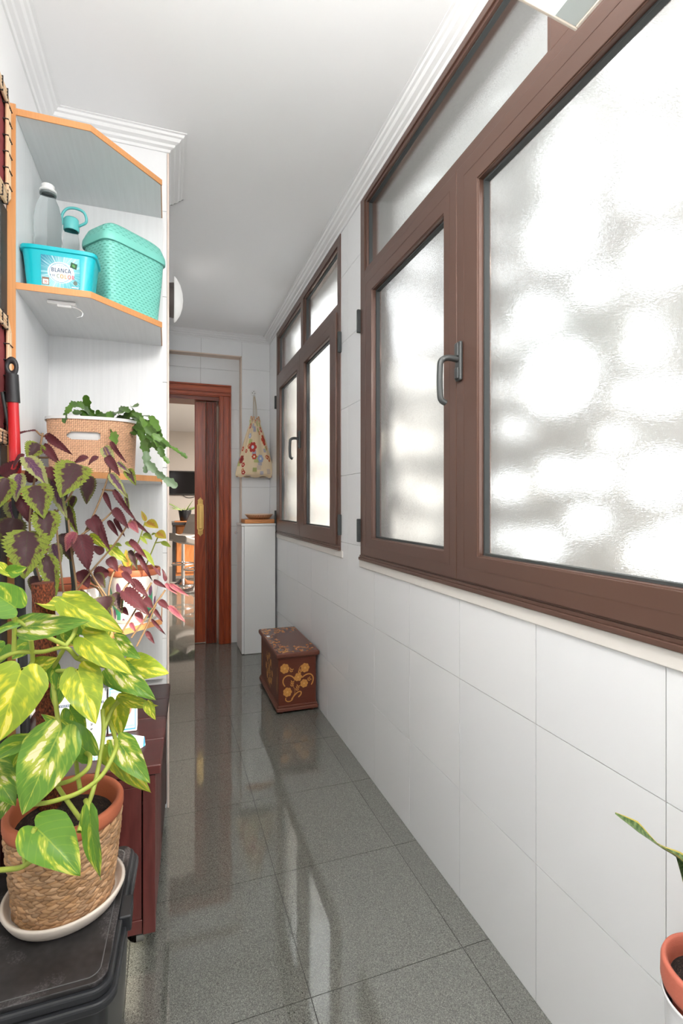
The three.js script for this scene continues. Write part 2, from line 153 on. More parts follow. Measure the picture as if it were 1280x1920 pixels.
const DATA = {"pothos":[[-0.2481,0.8315,1.0373,-0.2719,0.7321,0.982,0.1033,1,0,0.2],[-0.1893,0.7092,1.0488,-0.2352,0.6048,0.9799,0.1,2,0,0.15],[-0.1644,0.8082,1.0825,-0.125,0.7375,1.0055,0.0737,1,0.1,0.15],[-0.2414,0.6954,1.0667,-0.3008,0.6898,1.0131,0.0512,0,0.5,0.2],[-0.3108,0.6513,1.08,-0.2532,0.6068,1.0179,0.0591,2,0,0.15],[-0.2721,0.6595,1.1302,-0.2733,0.5793,1.0988,0.045,0,0.3,0.1],[-0.2147,0.5786,0.9835,-0.1365,0.5347,0.9142,0.0819,0,0,0.25],[-0.1297,0.5919,0.9754,-0.1151,0.4895,0.9386,0.0385,0,0.7,0.15],[-0.2657,0.9378,1.0751,-0.322,0.9917,1.0627,0.064,0,-0.2,0.1],[-0.2927,0.9974,1.1267,-0.3213,1.0254,1.1048,0.0304,1,0.4,0.2],[-0.2907,0.9984,1.126,-0.2603,1.0064,1.1261,0.0269,0,0.6,0.1],[-0.26,0.8974,1.0943,-0.1453,0.9173,1.0019,0.051,2,0.75,0.15],[-0.2638,0.9063,1.0744,-0.2968,0.9001,1.0541,0.0349,0,0.7,0.2],[-0.1732,0.9087,1.1807,-0.2571,0.9324,1.1779,0.0576,1,0.4,0.1],[-0.1953,0.9322,1.146,-0.0914,0.888,1.0679,0.0615,1,0.3,0.25],[-0.1775,0.8885,1.1822,-0.127,0.8604,1.1331,0.0576,0,0.2,0.1],[-0.1574,0.864,1.1118,-0.0717,0.8222,1.0188,0.0617,1,0.2,0.25],[-0.1023,0.8538,1.1246,-0.0572,0.8237,1.0773,0.0366,2,0.5,0.2],[-0.0783,0.7982,1.1269,-0.0001,0.7851,1.0894,0.057,1,0.2,0.1],[-0.1043,0.7981,1.1147,-0.0331,0.7589,1.0373,0.0527,2,0.4,0.3],[-0.1159,0.7784,1.161,-0.061,0.7403,1.1103,0.0532,0,0.1,0.1],[-0.089,0.7376,1.1094,-0.0292,0.7241,1.0677,0.0278,1,0.8,0.35],[-0.0392,0.7347,1.0711,-0.0249,0.7051,1.0556,0.0211,1,0.4,0.2],[-0.1053,0.7177,1.1573,-0.0928,0.6506,1.1319,0.0556,1,0.2,0.1],[-0.0923,0.6631,1.0788,-0.0378,0.613,1.0072,0.0532,2,0.3,0.25],[-0.1113,0.6436,1.096,-0.0376,0.5776,1.0283,0.0457,1,0.55,0.2],[-0.1217,0.6295,1.1207,-0.0652,0.5991,1.0801,0.0407,2,0.2,0.2],[-0.1494,0.633,1.1091,-0.2269,0.726,1.1146,0.063,0,0.3,0.15],[-0.2485,0.8112,1.122,-0.2053,0.8299,1.1072,0.0353,1,0.5,0.1],[-0.2155,0.811,1.1318,-0.2073,0.7675,1.1078,0.0273,0,0.4,0.1],[-0.2828,0.5773,1.1021,-0.3011,0.5416,1.0873,0.0279,2,0.3,0.1],[-0.2033,0.7718,1.1699,-0.2198,0.7138,1.1545,0.0437,0,0.4,0.1],[-0.1462,0.8038,1.1926,-0.1754,0.7739,1.1815,0.0454,1,0.2,0.1],[-0.2761,0.8381,1.2373,-0.3134,0.8031,1.229,0.0499,0,0.3,0.1],[-0.1269,0.856,1.2071,-0.157,0.8267,1.1963,0.0462,1,0.3,0.1],[-0.2261,0.856,1.2412,-0.1787,0.8267,1.2037,0.0508,0,0.1,0.1],[-0.3028,0.7424,1.2253,-0.2658,0.7057,1.1915,0.0556,0,0.2,0.1],[-0.1966,0.6975,1.1888,-0.1616,0.6506,1.1556,0.0445,0,0.3,0.1],[-0.3057,0.8492,1.1629,-0.3291,0.8132,1.1498,0.0462,0,0.2,0.1]],"pothosStem":[[[-0.2983,0.9265,1.118],[-0.2571,0.9035,1.0933],[-0.2213,0.8787,1.0915],[-0.1896,0.8548,1.1018]],[[-0.3015,0.8381,1.098],[-0.2733,0.8491,1.0988],[-0.2285,0.8453,1.1046],[-0.1896,0.8506,1.1018],[-0.1704,0.8227,1.1163]],[[-0.2481,0.593,1.0373],[-0.2141,0.5999,1.015],[-0.1811,0.6075,1.0036],[-0.1489,0.615,1.0031],[-0.1153,0.6328,1.0127],[-0.0953,0.6618,1.0375],[-0.0993,0.6637,1.0918],[-0.1147,0.6814,1.1394]],[[-0.1457,0.563,0.9703],[-0.1417,0.5768,1.0006],[-0.1333,0.5929,1.0295],[-0.1255,0.6314,1.0691],[-0.1213,0.6796,1.0994],[-0.1258,0.7138,1.1221]],[[-0.1967,0.6106,1.0513],[-0.1632,0.6224,1.0398],[-0.1414,0.6369,1.0428],[-0.1405,0.6467,1.0637],[-0.1519,0.64,1.0993]],[[-0.2723,0.9357,1.0879],[-0.2742,0.8934,1.0992],[-0.2752,0.8511,1.0995]],[[-0.2485,0.8994,1.0903],[-0.2447,0.8733,1.089],[-0.2479,0.8226,1.1113],[-0.2499,0.8291,1.0485]],[[-0.2719,0.5184,0.982],[-0.2302,0.5274,0.9624],[-0.2201,0.5345,0.9589],[-0.1832,0.5418,0.9621]],[[-0.2218,0.5283,0.9595],[-0.2265,0.5469,0.9664],[-0.2134,0.58,0.9777]],[[-0.1896,0.8527,1.1018],[-0.1775,0.8704,1.1187],[-0.1738,0.8976,1.1386],[-0.1745,0.9171,1.1494]],[[-0.1704,0.8227,1.1163],[-0.1554,0.8333,1.1111],[-0.1404,0.8439,1.106]],[[-0.1621,0.5744,1.0923],[-0.1704,0.5948,1.1163],[-0.1769,0.6165,1.1397]],[[-0.2042,0.5903,1.0962],[-0.181,0.5712,1.067],[-0.1538,0.5485,1.0366]],[[-0.1704,0.8227,1.1163],[-0.1432,0.8057,1.1281],[-0.1054,0.7949,1.1256]],[[-0.1213,0.6796,1.0994],[-0.1085,0.7097,1.1267],[-0.0899,0.7338,1.1203],[-0.0737,0.7706,1.1359]],[[-0.2105,0.7983,1.1301],[-0.1867,0.8049,1.1007],[-0.1644,0.8082,1.0825]],[[-0.0993,0.6637,1.0918],[-0.0923,0.661,1.0788]],[[-0.1896,0.8527,1.1018],[-0.2155,0.7962,1.1318],[-0.1913,0.7046,1.06]],[[-0.1327,0.5797,0.9975],[-0.143,0.5889,1.0222]]],"coleus":[[-0.3293,1.3231,1.52,-0.3844,1.3132,1.5073,0.0181,1,0.8,0.15],[-0.3053,1.3146,1.5118,-0.245,1.2636,1.4593,0.0237,1,0.6,0.15],[-0.3154,1.2857,1.4835,-0.3348,1.2471,1.4585,0.049,0,0.0,0.15],[-0.3036,1.2829,1.4795,-0.2643,1.2345,1.4448,0.0246,1,0.4,0.15],[-0.2656,1.2372,1.4452,-0.2508,1.1879,1.4295,0.0108,1,0.7,0.15],[-0.3399,1.2484,1.4602,-0.2776,1.1843,1.3859,0.0435,3,0.0,0.15],[-0.2842,1.2221,1.4305,-0.2499,1.1721,1.3975,0.0252,1,0.3,0.15],[-0.2169,1.2304,1.4284,-0.2394,1.1592,1.3516,0.0867,0,0,0.15],[-0.1972,1.2041,1.464,-0.1994,1.1328,1.4436,0.0416,4,0.0,0.15],[-0.3496,1.2055,1.4424,-0.3522,1.1416,1.4116,0.0406,3,0.2,0.15],[-0.3045,1.1753,1.3951,-0.2768,1.1062,1.3433,0.0687,0,0.0,0.15],[-0.2775,1.2013,1.4387,-0.2449,1.1024,1.3958,0.0372,3,0.4,0.15],[-0.2778,1.1133,1.3754,-0.2662,1.042,1.3291,0.0631,0,0.0,0.15],[-0.3111,1.0662,1.3551,-0.302,0.9745,1.2885,0.0951,0,0.0,0.15],[-0.3645,1.1923,1.3946,-0.3741,1.1238,1.3662,0.0553,0,0.0,0.15],[-0.3608,1.0942,1.4463,-0.373,1.0253,1.4187,0.0681,4,0.0,0.15],[-0.399,1.2019,1.4911,-0.3528,1.2426,1.4752,0.038,1,0.3,0.15],[-0.3451,1.2562,1.4726,-0.3726,1.2248,1.4609,0.0202,1,0.6,0.15],[-0.2709,1.0112,1.3413,-0.2432,0.9253,1.3,0.0444,0,0.1,0.15],[-0.3531,1.1534,1.4965,-0.3349,1.0852,1.4691,0.0437,1,0.2,0.15],[-0.2117,1.0513,1.4267,-0.1867,0.9724,1.3863,0.0509,1,0.0,0.15],[-0.2203,1.0587,1.419,-0.2444,1.0147,1.4062,0.032,2,0.3,0.15],[-0.1685,1.2888,1.5387,-0.1402,1.236,1.4972,0.0323,3,0.2,0.15],[-0.1592,1.2602,1.5143,-0.1269,1.2122,1.482,0.0261,1,0.2,0.15],[-0.1502,1.3036,1.5324,-0.1168,1.2476,1.4892,0.0147,1,0.6,0.15],[-0.1315,1.2455,1.5048,-0.101,1.215,1.4731,0.016,3,0.5,0.15],[-0.1066,1.2251,1.4962,-0.0846,1.1862,1.4675,0.029,0,0.2,0.15],[-0.1498,1.2128,1.5005,-0.1062,1.1541,1.4538,0.0258,3,0.2,0.15],[-0.2032,1.2554,1.5083,-0.2432,1.2408,1.5009,0.0258,1,0.4,0.15],[-0.1786,1.2583,1.4999,-0.2029,1.2379,1.4871,0.0186,1,0.4,0.15],[-0.1391,1.1689,1.4863,-0.0894,1.0905,1.4374,0.0171,1,0.5,0.15],[-0.1498,1.2011,1.5005,-0.1124,1.16,1.4665,0.0159,1,0.6,0.15],[-0.1078,1.1588,1.4755,-0.1016,1.1114,1.4628,0.0115,0,0.4,0.15],[-0.1661,1.1622,1.5167,-0.1459,1.1141,1.4886,0.0145,1,0.2,0.15],[-0.1391,1.117,1.4863,-0.1027,1.0722,1.442,0.0257,1,0.2,0.15],[-0.1854,1.1004,1.4705,-0.1473,1.0157,1.4256,0.0251,1,0.3,0.15],[-0.1539,1.085,1.5019,-0.1282,1.045,1.4825,0.0159,1,0.2,0.15],[-0.1374,1.0908,1.4963,-0.1138,1.0456,1.467,0.013,1,0.4,0.15],[-0.0982,1.0824,1.4722,-0.0759,1.0556,1.4539,0.023,2,0.1,0.15],[-0.0894,1.0879,1.4797,-0.0529,1.0513,1.446,0.0115,1,0.6,0.15],[-0.1919,1.0922,1.4621,-0.1721,1.0542,1.4342,0.0361,1,0.1,0.15],[-0.0982,1.032,1.4722,-0.0561,0.9919,1.426,0.0185,1,0.2,0.15],[-0.0982,1.0046,1.4722,-0.0793,0.9582,1.4445,0.0186,4,0.2,0.15],[-0.0805,0.9988,1.4661,-0.0632,0.9724,1.439,0.0157,1,0.3,0.15],[-0.0921,0.9313,1.4383,-0.05,0.8898,1.4027,0.0224,1,0.2,0.15],[-0.1134,0.9496,1.4457,-0.0828,0.919,1.414,0.0182,1,0.2,0.15],[-0.0718,0.9941,1.4525,-0.0444,0.9241,1.4325,0.0143,1,0.5,0.15],[-0.0364,0.9269,1.4297,-0.0055,0.9087,1.4085,0.0127,1,0.5,0.15],[0.0039,0.917,1.4159,0.0492,0.8876,1.3897,0.0141,2,0.4,0.15],[-0.0068,0.9184,1.4196,0.0212,0.8918,1.3993,0.0127,2,0.4,0.15],[0.0012,0.8608,1.4062,0.0406,0.826,1.3715,0.0168,2,0.2,0.15],[-0.0228,0.8749,1.4145,0.0038,0.8544,1.3947,0.0183,1,0.2,0.15],[-0.1117,0.9065,1.4239,-0.0476,0.856,1.3701,0.0412,1,0.1,0.15],[-0.0623,0.8796,1.4175,-0.0382,0.8621,1.3986,0.0279,1,0.1,0.15],[-0.1327,0.8982,1.4312,-0.1126,0.8525,1.4031,0.0303,4,0.1,0.15],[-0.1539,0.8935,1.4173,-0.1516,0.8541,1.3954,0.0543,4,0.2,0.15],[-0.0776,0.8482,1.4122,-0.0613,0.82,1.396,0.0207,2,0.1,0.15],[-0.0361,0.8537,1.4191,-0.0147,0.8222,1.4011,0.0112,1,0.3,0.15],[-0.0414,0.8255,1.4209,-0.0081,0.7873,1.3988,0.0098,1,0.4,0.15],[-0.0933,0.8204,1.4176,-0.0796,0.8007,1.4023,0.0124,2,0.2,0.15],[-0.0544,0.7957,1.4148,-0.0343,0.7677,1.3973,0.0139,1,0.2,0.15],[-0.1572,0.9582,1.4713,-0.184,0.9244,1.4594,0.0423,1,0.1,0.15],[-0.184,0.9439,1.4594,-0.1563,0.9148,1.4393,0.0362,4,0.2,0.15],[-0.1143,0.8593,1.4248,-0.0978,0.8448,1.4086,0.0166,1,0.2,0.15],[-0.0955,0.9411,1.4501,-0.1169,0.9667,1.4575,0.0227,1,0.3,0.15],[-0.0761,0.9115,1.4328,-0.1001,0.9369,1.4411,0.0197,1,0.3,0.15],[-0.0204,0.9369,1.4348,-0.0407,0.9712,1.4418,0.0114,1,0.4,0.15],[-0.0069,0.9225,1.4302,-0.0123,0.9569,1.432,0.0114,1,0.4,0.15],[-0.3323,1.1851,1.4893,-0.3375,1.2306,1.4911,0.0358,1,0.2,0.15],[-0.258,1.0531,1.4849,-0.2385,0.9853,1.457,0.0416,4,0.2,0.15],[-0.2802,1.0267,1.4714,-0.2605,0.9794,1.4434,0.0355,3,0.2,0.15],[-0.307,0.9512,1.4277,-0.3144,0.9149,1.4091,0.0342,4,0.2,0.15],[-0.3844,1.1369,1.5073,-0.3605,1.0757,1.4779,0.041,3,0.2,0.15],[-0.2733,1.1864,1.5007,-0.2528,1.144,1.4831,0.0309,1,0.2,0.15],[-0.2351,1.1513,1.4982,-0.2493,1.1089,1.4925,0.0255,0,0.3,0.15],[-0.2151,0.9578,1.449,-0.1927,0.9181,1.4307,0.0357,1,0.1,0.15],[-0.2964,0.9333,1.4558,-0.2737,0.9052,1.4374,0.0297,4,0.1,0.15],[-0.168,0.9951,1.475,-0.1868,1.0235,1.4815,0.0284,1,0.3,0.15],[-0.1481,0.9876,1.4576,-0.1258,0.9551,1.4394,0.0281,1,0.2,0.15],[-0.2437,1.1259,1.4588,-0.2246,1.0554,1.4311,0.0273,0,0.5,0.15]],"coleusStem":[[[-0.2678,1.1166,1.4248],[-0.2615,1.0432,1.4226],[-0.2514,0.9431,1.4192],[-0.2483,0.8945,1.4287]],[[-0.24,1.0893,1.4364],[-0.2292,1.0021,1.4221],[-0.2203,0.9348,1.419],[-0.2165,0.8877,1.4177]],[[-0.2184,1.2069,1.4712],[-0.2437,1.1438,1.4588],[-0.2686,1.1071,1.4357]],[[-0.1509,1.2192,1.5115],[-0.1677,1.1588,1.4961],[-0.1972,1.074,1.464],[-0.2263,1.0138,1.4423]],[[-0.0942,1.0882,1.4708],[-0.1344,1.0235,1.4635],[-0.1864,0.9578,1.4391],[-0.2182,0.913,1.4289]],[[-0.1378,1.1141,1.4858],[-0.168,1.0831,1.475],[-0.201,1.0647,1.4547]],[[-0.0417,0.9212,1.4316],[-0.0702,0.8712,1.4202],[-0.1004,0.82,1.4095],[-0.1194,0.7895,1.3949]],[[-0.0068,0.9014,1.4196],[-0.0438,0.8488,1.4111],[-0.0893,0.7869,1.3951]],[[-0.0308,0.8636,1.4172],[-0.0517,0.8125,1.4139],[-0.077,0.7622,1.4014]],[[-0.3133,1.3175,1.5145],[-0.3189,1.2699,1.5059],[-0.3219,1.2196,1.4857],[-0.3272,1.1503,1.4664],[-0.3219,1.063,1.4223],[-0.3045,0.9657,1.4163],[-0.2892,0.8963,1.4322]],[[-0.3293,1.3231,1.52],[-0.3133,1.309,1.5145],[-0.3,1.3132,1.5099]],[[-0.3167,1.2499,1.4839],[-0.2867,1.2499,1.4736]],[[-0.2788,1.2175,1.4392],[-0.3067,1.2263,1.4593]],[[-0.1671,1.2858,1.5382],[-0.1536,1.2514,1.5124],[-0.1509,1.2163,1.5115]],[[-0.1364,1.166,1.4853],[-0.169,1.1692,1.5071]],[[-0.146,0.8751,1.4252],[-0.1445,0.9148,1.4352],[-0.1334,0.9538,1.4526],[-0.1169,0.9695,1.4575]],[[-0.1161,0.8613,1.4149],[-0.1091,0.9065,1.423],[-0.0921,0.9284,1.4383]],[[-0.1787,1.074,1.4576],[-0.2134,1.048,1.4378],[-0.2297,1.0283,1.4328]],[[-0.2755,1.0092,1.364],[-0.2774,1.0388,1.3964],[-0.307,1.0836,1.4277]],[[-0.2117,1.0011,1.4267],[-0.176,0.9302,1.4355],[-0.1434,0.8751,1.4243],[-0.1294,0.7951,1.4089]],[[-0.3599,1.2034,1.4565],[-0.3426,1.1503,1.4717]]],"stake":[[[-0.3935,1.192,1.5104],[-0.3557,1.0473,1.4974],[-0.302,0.8732,1.4895]],[[-0.2627,1.1934,1.4971],[-0.2316,0.8782,1.4758]],[[-0.3959,1.4126,1.4795],[-0.3714,1.2196,1.5028]],[[-0.3221,0.9752,1.4541],[-0.2964,0.8858,1.4558]]],"yellow":[[-0.0635,1.0747,1.6929,-0.0298,1.0573,1.6602,0.0349,0,0.0,0.15],[-0.0334,1.0413,1.6825,-0.0064,1.0235,1.6627,0.0334,0,0.0,0.15],[-0.0718,1.0373,1.7064,-0.0476,1.0195,1.6874,0.0218,1,0.0,0.15],[-0.0191,1.0111,1.6776,0.0077,0.9969,1.6578,0.0167,1,0.0,0.15],[-0.0666,1.0764,1.694,-0.0793,1.1099,1.6983,0.0151,0,0.0,0.15],[-0.1569,1.0044,1.7251,-0.137,1.0002,1.7076,0.015,1,0.0,0.15],[-0.1252,1.0111,1.7142,-0.1055,0.9952,1.6968,0.015,1,0.0,0.15],[-0.0835,0.9852,1.6892,-0.0545,0.9641,1.6581,0.0231,1,0.0,0.15],[-0.1174,0.9366,1.6903,-0.1236,0.9895,1.6925,0.0265,0,0.0,0.15],[-0.0809,1.0279,1.6989,-0.0615,1.0052,1.6816,0.0134,1,0.0,0.15],[-0.1339,0.9553,1.7066,-0.1465,0.9786,1.7109,0.015,1,0.0,0.15],[-0.0492,1.0346,1.688,-0.0363,1.0385,1.673,0.01,1,0.0,0.15],[-0.0674,0.9829,1.6731,-0.0387,0.9391,1.6421,0.0164,1,0.0,0.15]],"yellowStem":[[[-0.0682,1.0747,1.6945],[-0.0846,1.0205,1.7107],[-0.105,0.9679,1.7389],[-0.1175,0.8974,1.7855]],[[-0.0271,1.0346,1.6804],[-0.0498,0.9774,1.7094],[-0.0812,0.8939,1.773]],[[-0.1506,0.996,1.7229],[-0.1396,0.952,1.7403],[-0.1242,0.8974,1.7878]],[[-0.0176,1.0111,1.6771],[-0.04,1.007,1.6954]],[[-0.0835,0.9803,1.6892],[-0.0953,0.9423,1.7356],[-0.0944,0.8939,1.7776]]],"vine":[[-0.2005,1.0478,1.5074,-0.1487,1.0075,1.4896,0.0245,1,0.4,0.1],[-0.1568,1.0161,1.4924,-0.1023,0.9729,1.4736,0.0274,2,0.3,0.1]],"cactus":[[[-0.1715,1.4027,1.8147],[-0.1349,1.4116,1.7598],[-0.1031,1.4163,1.7065],[-0.0788,1.396,1.6559],[-0.0648,1.3605,1.6087],[-0.0452,1.3382,1.602],[-0.0197,1.3192,1.5932],[0.0074,1.3001,1.5839],[0.0314,1.2842,1.5756],[0.0525,1.2683,1.5684]],[[-0.1449,1.3992,1.8055],[-0.1089,1.3927,1.7508],[-0.0841,1.3627,1.7],[-0.0727,1.3242,1.6538],[-0.0633,1.2874,1.6082]],[[-0.0633,1.2874,1.6082],[-0.0603,1.2492,1.6072],[-0.0648,1.2238,1.6087]],[[-0.0603,1.2556,1.6072],[-0.0347,1.227,1.5984],[-0.0107,1.2063,1.5901],[0.0224,1.1825,1.5787]],[[-0.1981,1.4132,1.8239],[-0.1803,1.427,1.7754],[-0.1696,1.3862,1.7294],[-0.1575,1.3503,1.683],[-0.1504,1.3128,1.6382]],[[-0.2247,1.4062,1.833],[-0.2388,1.4201,1.7956],[-0.2487,1.4331,1.7567],[-0.2609,1.4368,1.7186],[-0.2722,1.4241,1.6802],[-0.2872,1.4018,1.6853],[-0.2947,1.3732,1.6879]],[[-0.2314,1.4132,1.8353],[-0.2469,1.4373,1.7984],[-0.244,1.4666,1.755]],[[-0.2413,1.4027,1.8388],[-0.2647,1.427,1.8045],[-0.2772,1.4147,1.7665]],[[-0.2081,1.4097,1.8273],[-0.216,1.427,1.7877]],[[-0.1548,1.4203,1.809],[-0.1446,1.4407,1.7631],[-0.1189,1.423,1.712]],[[-0.1083,1.4273,1.7929],[-0.1089,1.4442,1.7508],[-0.0936,1.4398,1.7033]],[[-0.0437,1.3351,1.6015],[-0.0257,1.3001,1.5953],[-0.0137,1.2715,1.5911],[0.0014,1.2524,1.586]],[[-0.0883,1.4203,1.7861],[-0.0537,1.4133,1.7318],[-0.0302,1.3661,1.6814]],[[-0.2147,1.4027,1.8296],[-0.2323,1.4167,1.7933],[-0.2519,1.4096,1.7578]],[[-0.1682,1.3745,1.8136],[-0.1511,1.3412,1.7654]],[[-0.1316,1.4097,1.801],[-0.0992,1.3789,1.7475],[-0.0777,1.3427,1.6978],[-0.0542,1.3079,1.6474]],[[-0.1183,1.4238,1.7964],[-0.0862,1.3961,1.743],[-0.0556,1.3728,1.6902],[-0.0356,1.3307,1.641],[-0.0137,1.3001,1.5911]],[[-0.1482,1.4132,1.8067],[-0.1251,1.3789,1.7564],[-0.0999,1.3527,1.7054]],[[-0.0983,1.3851,1.7895],[-0.0732,1.3377,1.7385],[-0.0619,1.2958,1.6924]],[[-0.0783,1.4027,1.7826],[-0.044,1.3789,1.7285],[-0.0239,1.3427,1.6793],[-0.0048,1.3112,1.6304]],[[-0.1914,1.4203,1.8216],[-0.1641,1.4201,1.7699],[-0.1379,1.4197,1.7185]],[[-0.2347,1.4097,1.8365],[-0.2096,1.4201,1.7855],[-0.1885,1.3962,1.736]],[[-0.1249,1.4027,1.7987],[-0.0927,1.3961,1.7453],[-0.0619,1.3594,1.6924],[-0.0418,1.3242,1.6431],[-0.0257,1.2937,1.5953]]],"holes":[[2.6243,2.0575,0.1326],[2.5893,1.5022,0.1311],[1.3796,1.5598,0.1074],[2.7494,1.2192,0.1017],[1.3648,2.0384,0.0958],[2.4826,2.2334,0.0813],[2.5893,0.9938,0.0897],[2.7882,1.8234,0.0882],[1.3058,2.2347,0.0798],[2.2626,2.3578,0.0738],[2.5021,1.8352,0.0737],[2.2247,1.7685,0.0728],[2.4136,2.8883,0.0727],[2.2088,1.9948,0.0724],[1.8061,2.9117,0.0686],[2.8936,2.389,0.0683],[1.0101,1.7925,0.0662],[2.1723,1.1691,0.0654],[2.3953,1.2433,0.0646],[1.0101,1.2022,0.0641],[1.4737,1.8073,0.0621],[2.2247,0.997,0.0607],[2.2088,1.4394,0.0603],[2.9973,2.8748,0.0584],[1.0373,2.0139,0.0566],[2.8687,1.725,0.0269],[1.0776,2.3766,0.0559],[2.812,1.3802,0.0556],[1.4573,0.9825,0.0532],[1.6217,1.1979,0.0517],[1.3796,1.2316,0.0483],[2.2088,1.5875,0.0482],[1.2231,1.8093,0.0441],[1.539,2.916,0.0436],[2.2462,2.1733,0.0428],[1.2505,1.0795,0.0424],[1.0538,2.1651,0.0418],[1.2169,1.2224,0.0415],[1.0373,0.9962,0.0414],[0.9961,1.4216,0.0402],[1.0472,1.5668,0.0394],[2.6673,2.9148,0.0369],[1.8252,1.8646,0.0368],[1.6314,1.0019,0.0367],[1.6217,2.0204,0.0365],[1.5903,1.4175,0.036],[2.1826,2.9183,0.0356],[2.0361,2.9293,0.0336],[1.6217,1.751,0.0335],[1.0472,1.6408,0.0226],[1.2722,2.3788,0.0328],[1.6842,2.3611,0.0314],[1.6674,2.1853,0.0311],[0.9512,1.0539,0.0307],[1.6314,1.5721,0.0306],[1.1498,1.3279,0.0305],[1.0932,1.4415,0.0294],[1.6809,2.9705,0.0288],[2.62,0.72,0.055],[2.77,0.72,0.032],[2.77,1.06,0.032],[2.62,1.74,0.055],[2.62,2.25,0.032],[3.07,0.89,0.128],[2.92,0.72,0.055],[3.07,1.23,0.128],[2.92,1.06,0.055],[3.07,1.57,0.128],[3.07,1.91,0.128],[3.07,2.25,0.128],[2.92,2.08,0.055],[3.37,0.89,0.128],[3.22,0.72,0.055],[3.37,1.23,0.128],[3.22,1.06,0.055],[3.37,1.57,0.128],[3.22,1.4,0.055],[3.37,1.91,0.128],[3.22,1.74,0.055],[3.37,2.25,0.128],[3.22,2.08,0.055],[3.67,0.89,0.128],[3.52,0.72,0.055],[3.67,1.23,0.128],[3.52,1.06,0.055],[3.67,1.57,0.128],[3.52,1.4,0.055],[3.67,1.91,0.128],[3.52,1.74,0.055],[3.67,2.25,0.128],[3.52,2.08,0.055],[3.67,2.59,0.128],[3.52,2.42,0.055],[3.67,2.93,0.128],[3.52,2.76,0.055],[3.97,0.89,0.128],[3.82,0.72,0.055],[3.97,1.23,0.128],[3.82,1.06,0.055],[3.97,1.57,0.128],[3.82,1.4,0.055],[3.97,1.91,0.128],[3.82,1.74,0.055],[3.97,2.25,0.128],[3.82,2.08,0.055],[3.97,2.59,0.128],[3.82,2.42,0.055],[3.97,2.93,0.128],[3.82,2.76,0.055],[4.27,0.89,0.128],[4.12,0.72,0.055],[4.27,1.23,0.128],[4.12,1.06,0.055],[4.27,1.57,0.128],[4.12,1.4,0.055],[4.27,1.91,0.128],[4.12,1.74,0.055],[4.27,2.25,0.128],[4.12,2.08,0.055],[4.27,2.59,0.128],[4.12,2.42,0.055],[4.27,2.93,0.128],[4.12,2.76,0.055],[4.57,0.89,0.128],[4.42,0.72,0.055],[4.57,1.23,0.128],[4.42,1.06,0.055],[4.57,1.57,0.128],[4.42,1.4,0.055],[4.57,1.91,0.128],[4.42,1.74,0.055],[4.57,2.25,0.128],[4.42,2.08,0.055],[4.57,2.59,0.128],[4.42,2.42,0.055],[4.57,2.93,0.128],[4.42,2.76,0.055],[4.87,0.89,0.128],[4.72,0.72,0.055],[4.87,1.23,0.128],[4.72,1.06,0.055],[4.87,1.57,0.128],[4.72,1.4,0.055],[4.87,1.91,0.128],[4.72,1.74,0.055],[4.87,2.25,0.128],[4.72,2.08,0.055],[4.87,2.59,0.128],[4.72,2.42,0.055],[4.87,2.93,0.128],[4.72,2.76,0.055],[5.17,0.89,0.128],[5.02,0.72,0.055],[5.17,1.23,0.128],[5.02,1.06,0.055],[5.17,1.57,0.128],[5.02,1.4,0.055],[5.17,1.91,0.128],[5.02,1.74,0.055],[5.17,2.25,0.128],[5.02,2.08,0.055],[5.17,2.59,0.128],[5.02,2.42,0.055],[5.17,2.93,0.128],[5.02,2.76,0.055],[5.47,0.89,0.128],[5.32,0.72,0.055],[5.47,1.23,0.128],[5.32,1.06,0.055],[5.47,1.57,0.128],[5.32,1.4,0.055],[5.47,1.91,0.128],[5.32,1.74,0.055],[5.47,2.25,0.128],[5.32,2.08,0.055],[5.47,2.59,0.128],[5.32,2.42,0.055],[5.47,2.93,0.128],[5.32,2.76,0.055],[5.77,0.89,0.128],[5.62,0.72,0.055],[5.77,1.23,0.128],[5.62,1.06,0.055],[5.77,1.57,0.128],[5.62,1.4,0.055],[5.77,1.91,0.128],[5.62,1.74,0.055],[5.77,2.25,0.128],[5.62,2.08,0.055],[5.77,2.59,0.128],[5.62,2.42,0.055],[5.77,2.93,0.128],[5.62,2.76,0.055],[0.56,0.7,0.062],[0.56,0.96,0.062],[0.56,1.22,0.062],[0.56,1.48,0.062],[0.56,1.74,0.062],[0.56,2.0,0.062],[0.56,2.26,0.062],[0.73,0.83,0.062],[0.73,1.09,0.062],[0.73,1.35,0.062],[0.73,1.61,0.062],[0.73,1.87,0.062],[0.73,2.13,0.062],[0.73,2.39,0.062],[0.9,0.7,0.062],[0.9,0.96,0.062],[0.9,2.0,0.062],[0.9,2.26,0.062]]};

// ---------- the setting ----------
const XR = 0.788, XL = -0.41, PIER = 1.98, BACK = 4.09, RECESS = 4.17, CEIL = 2.478, FRONT = -1.5;
const W1 = { d0: -0.307, d1: 2.027, y0: 0.891, y1: 2.458 }, W2 = { d0: 2.296, d1: 3.808, y0: 0.905, y1: 2.44 };

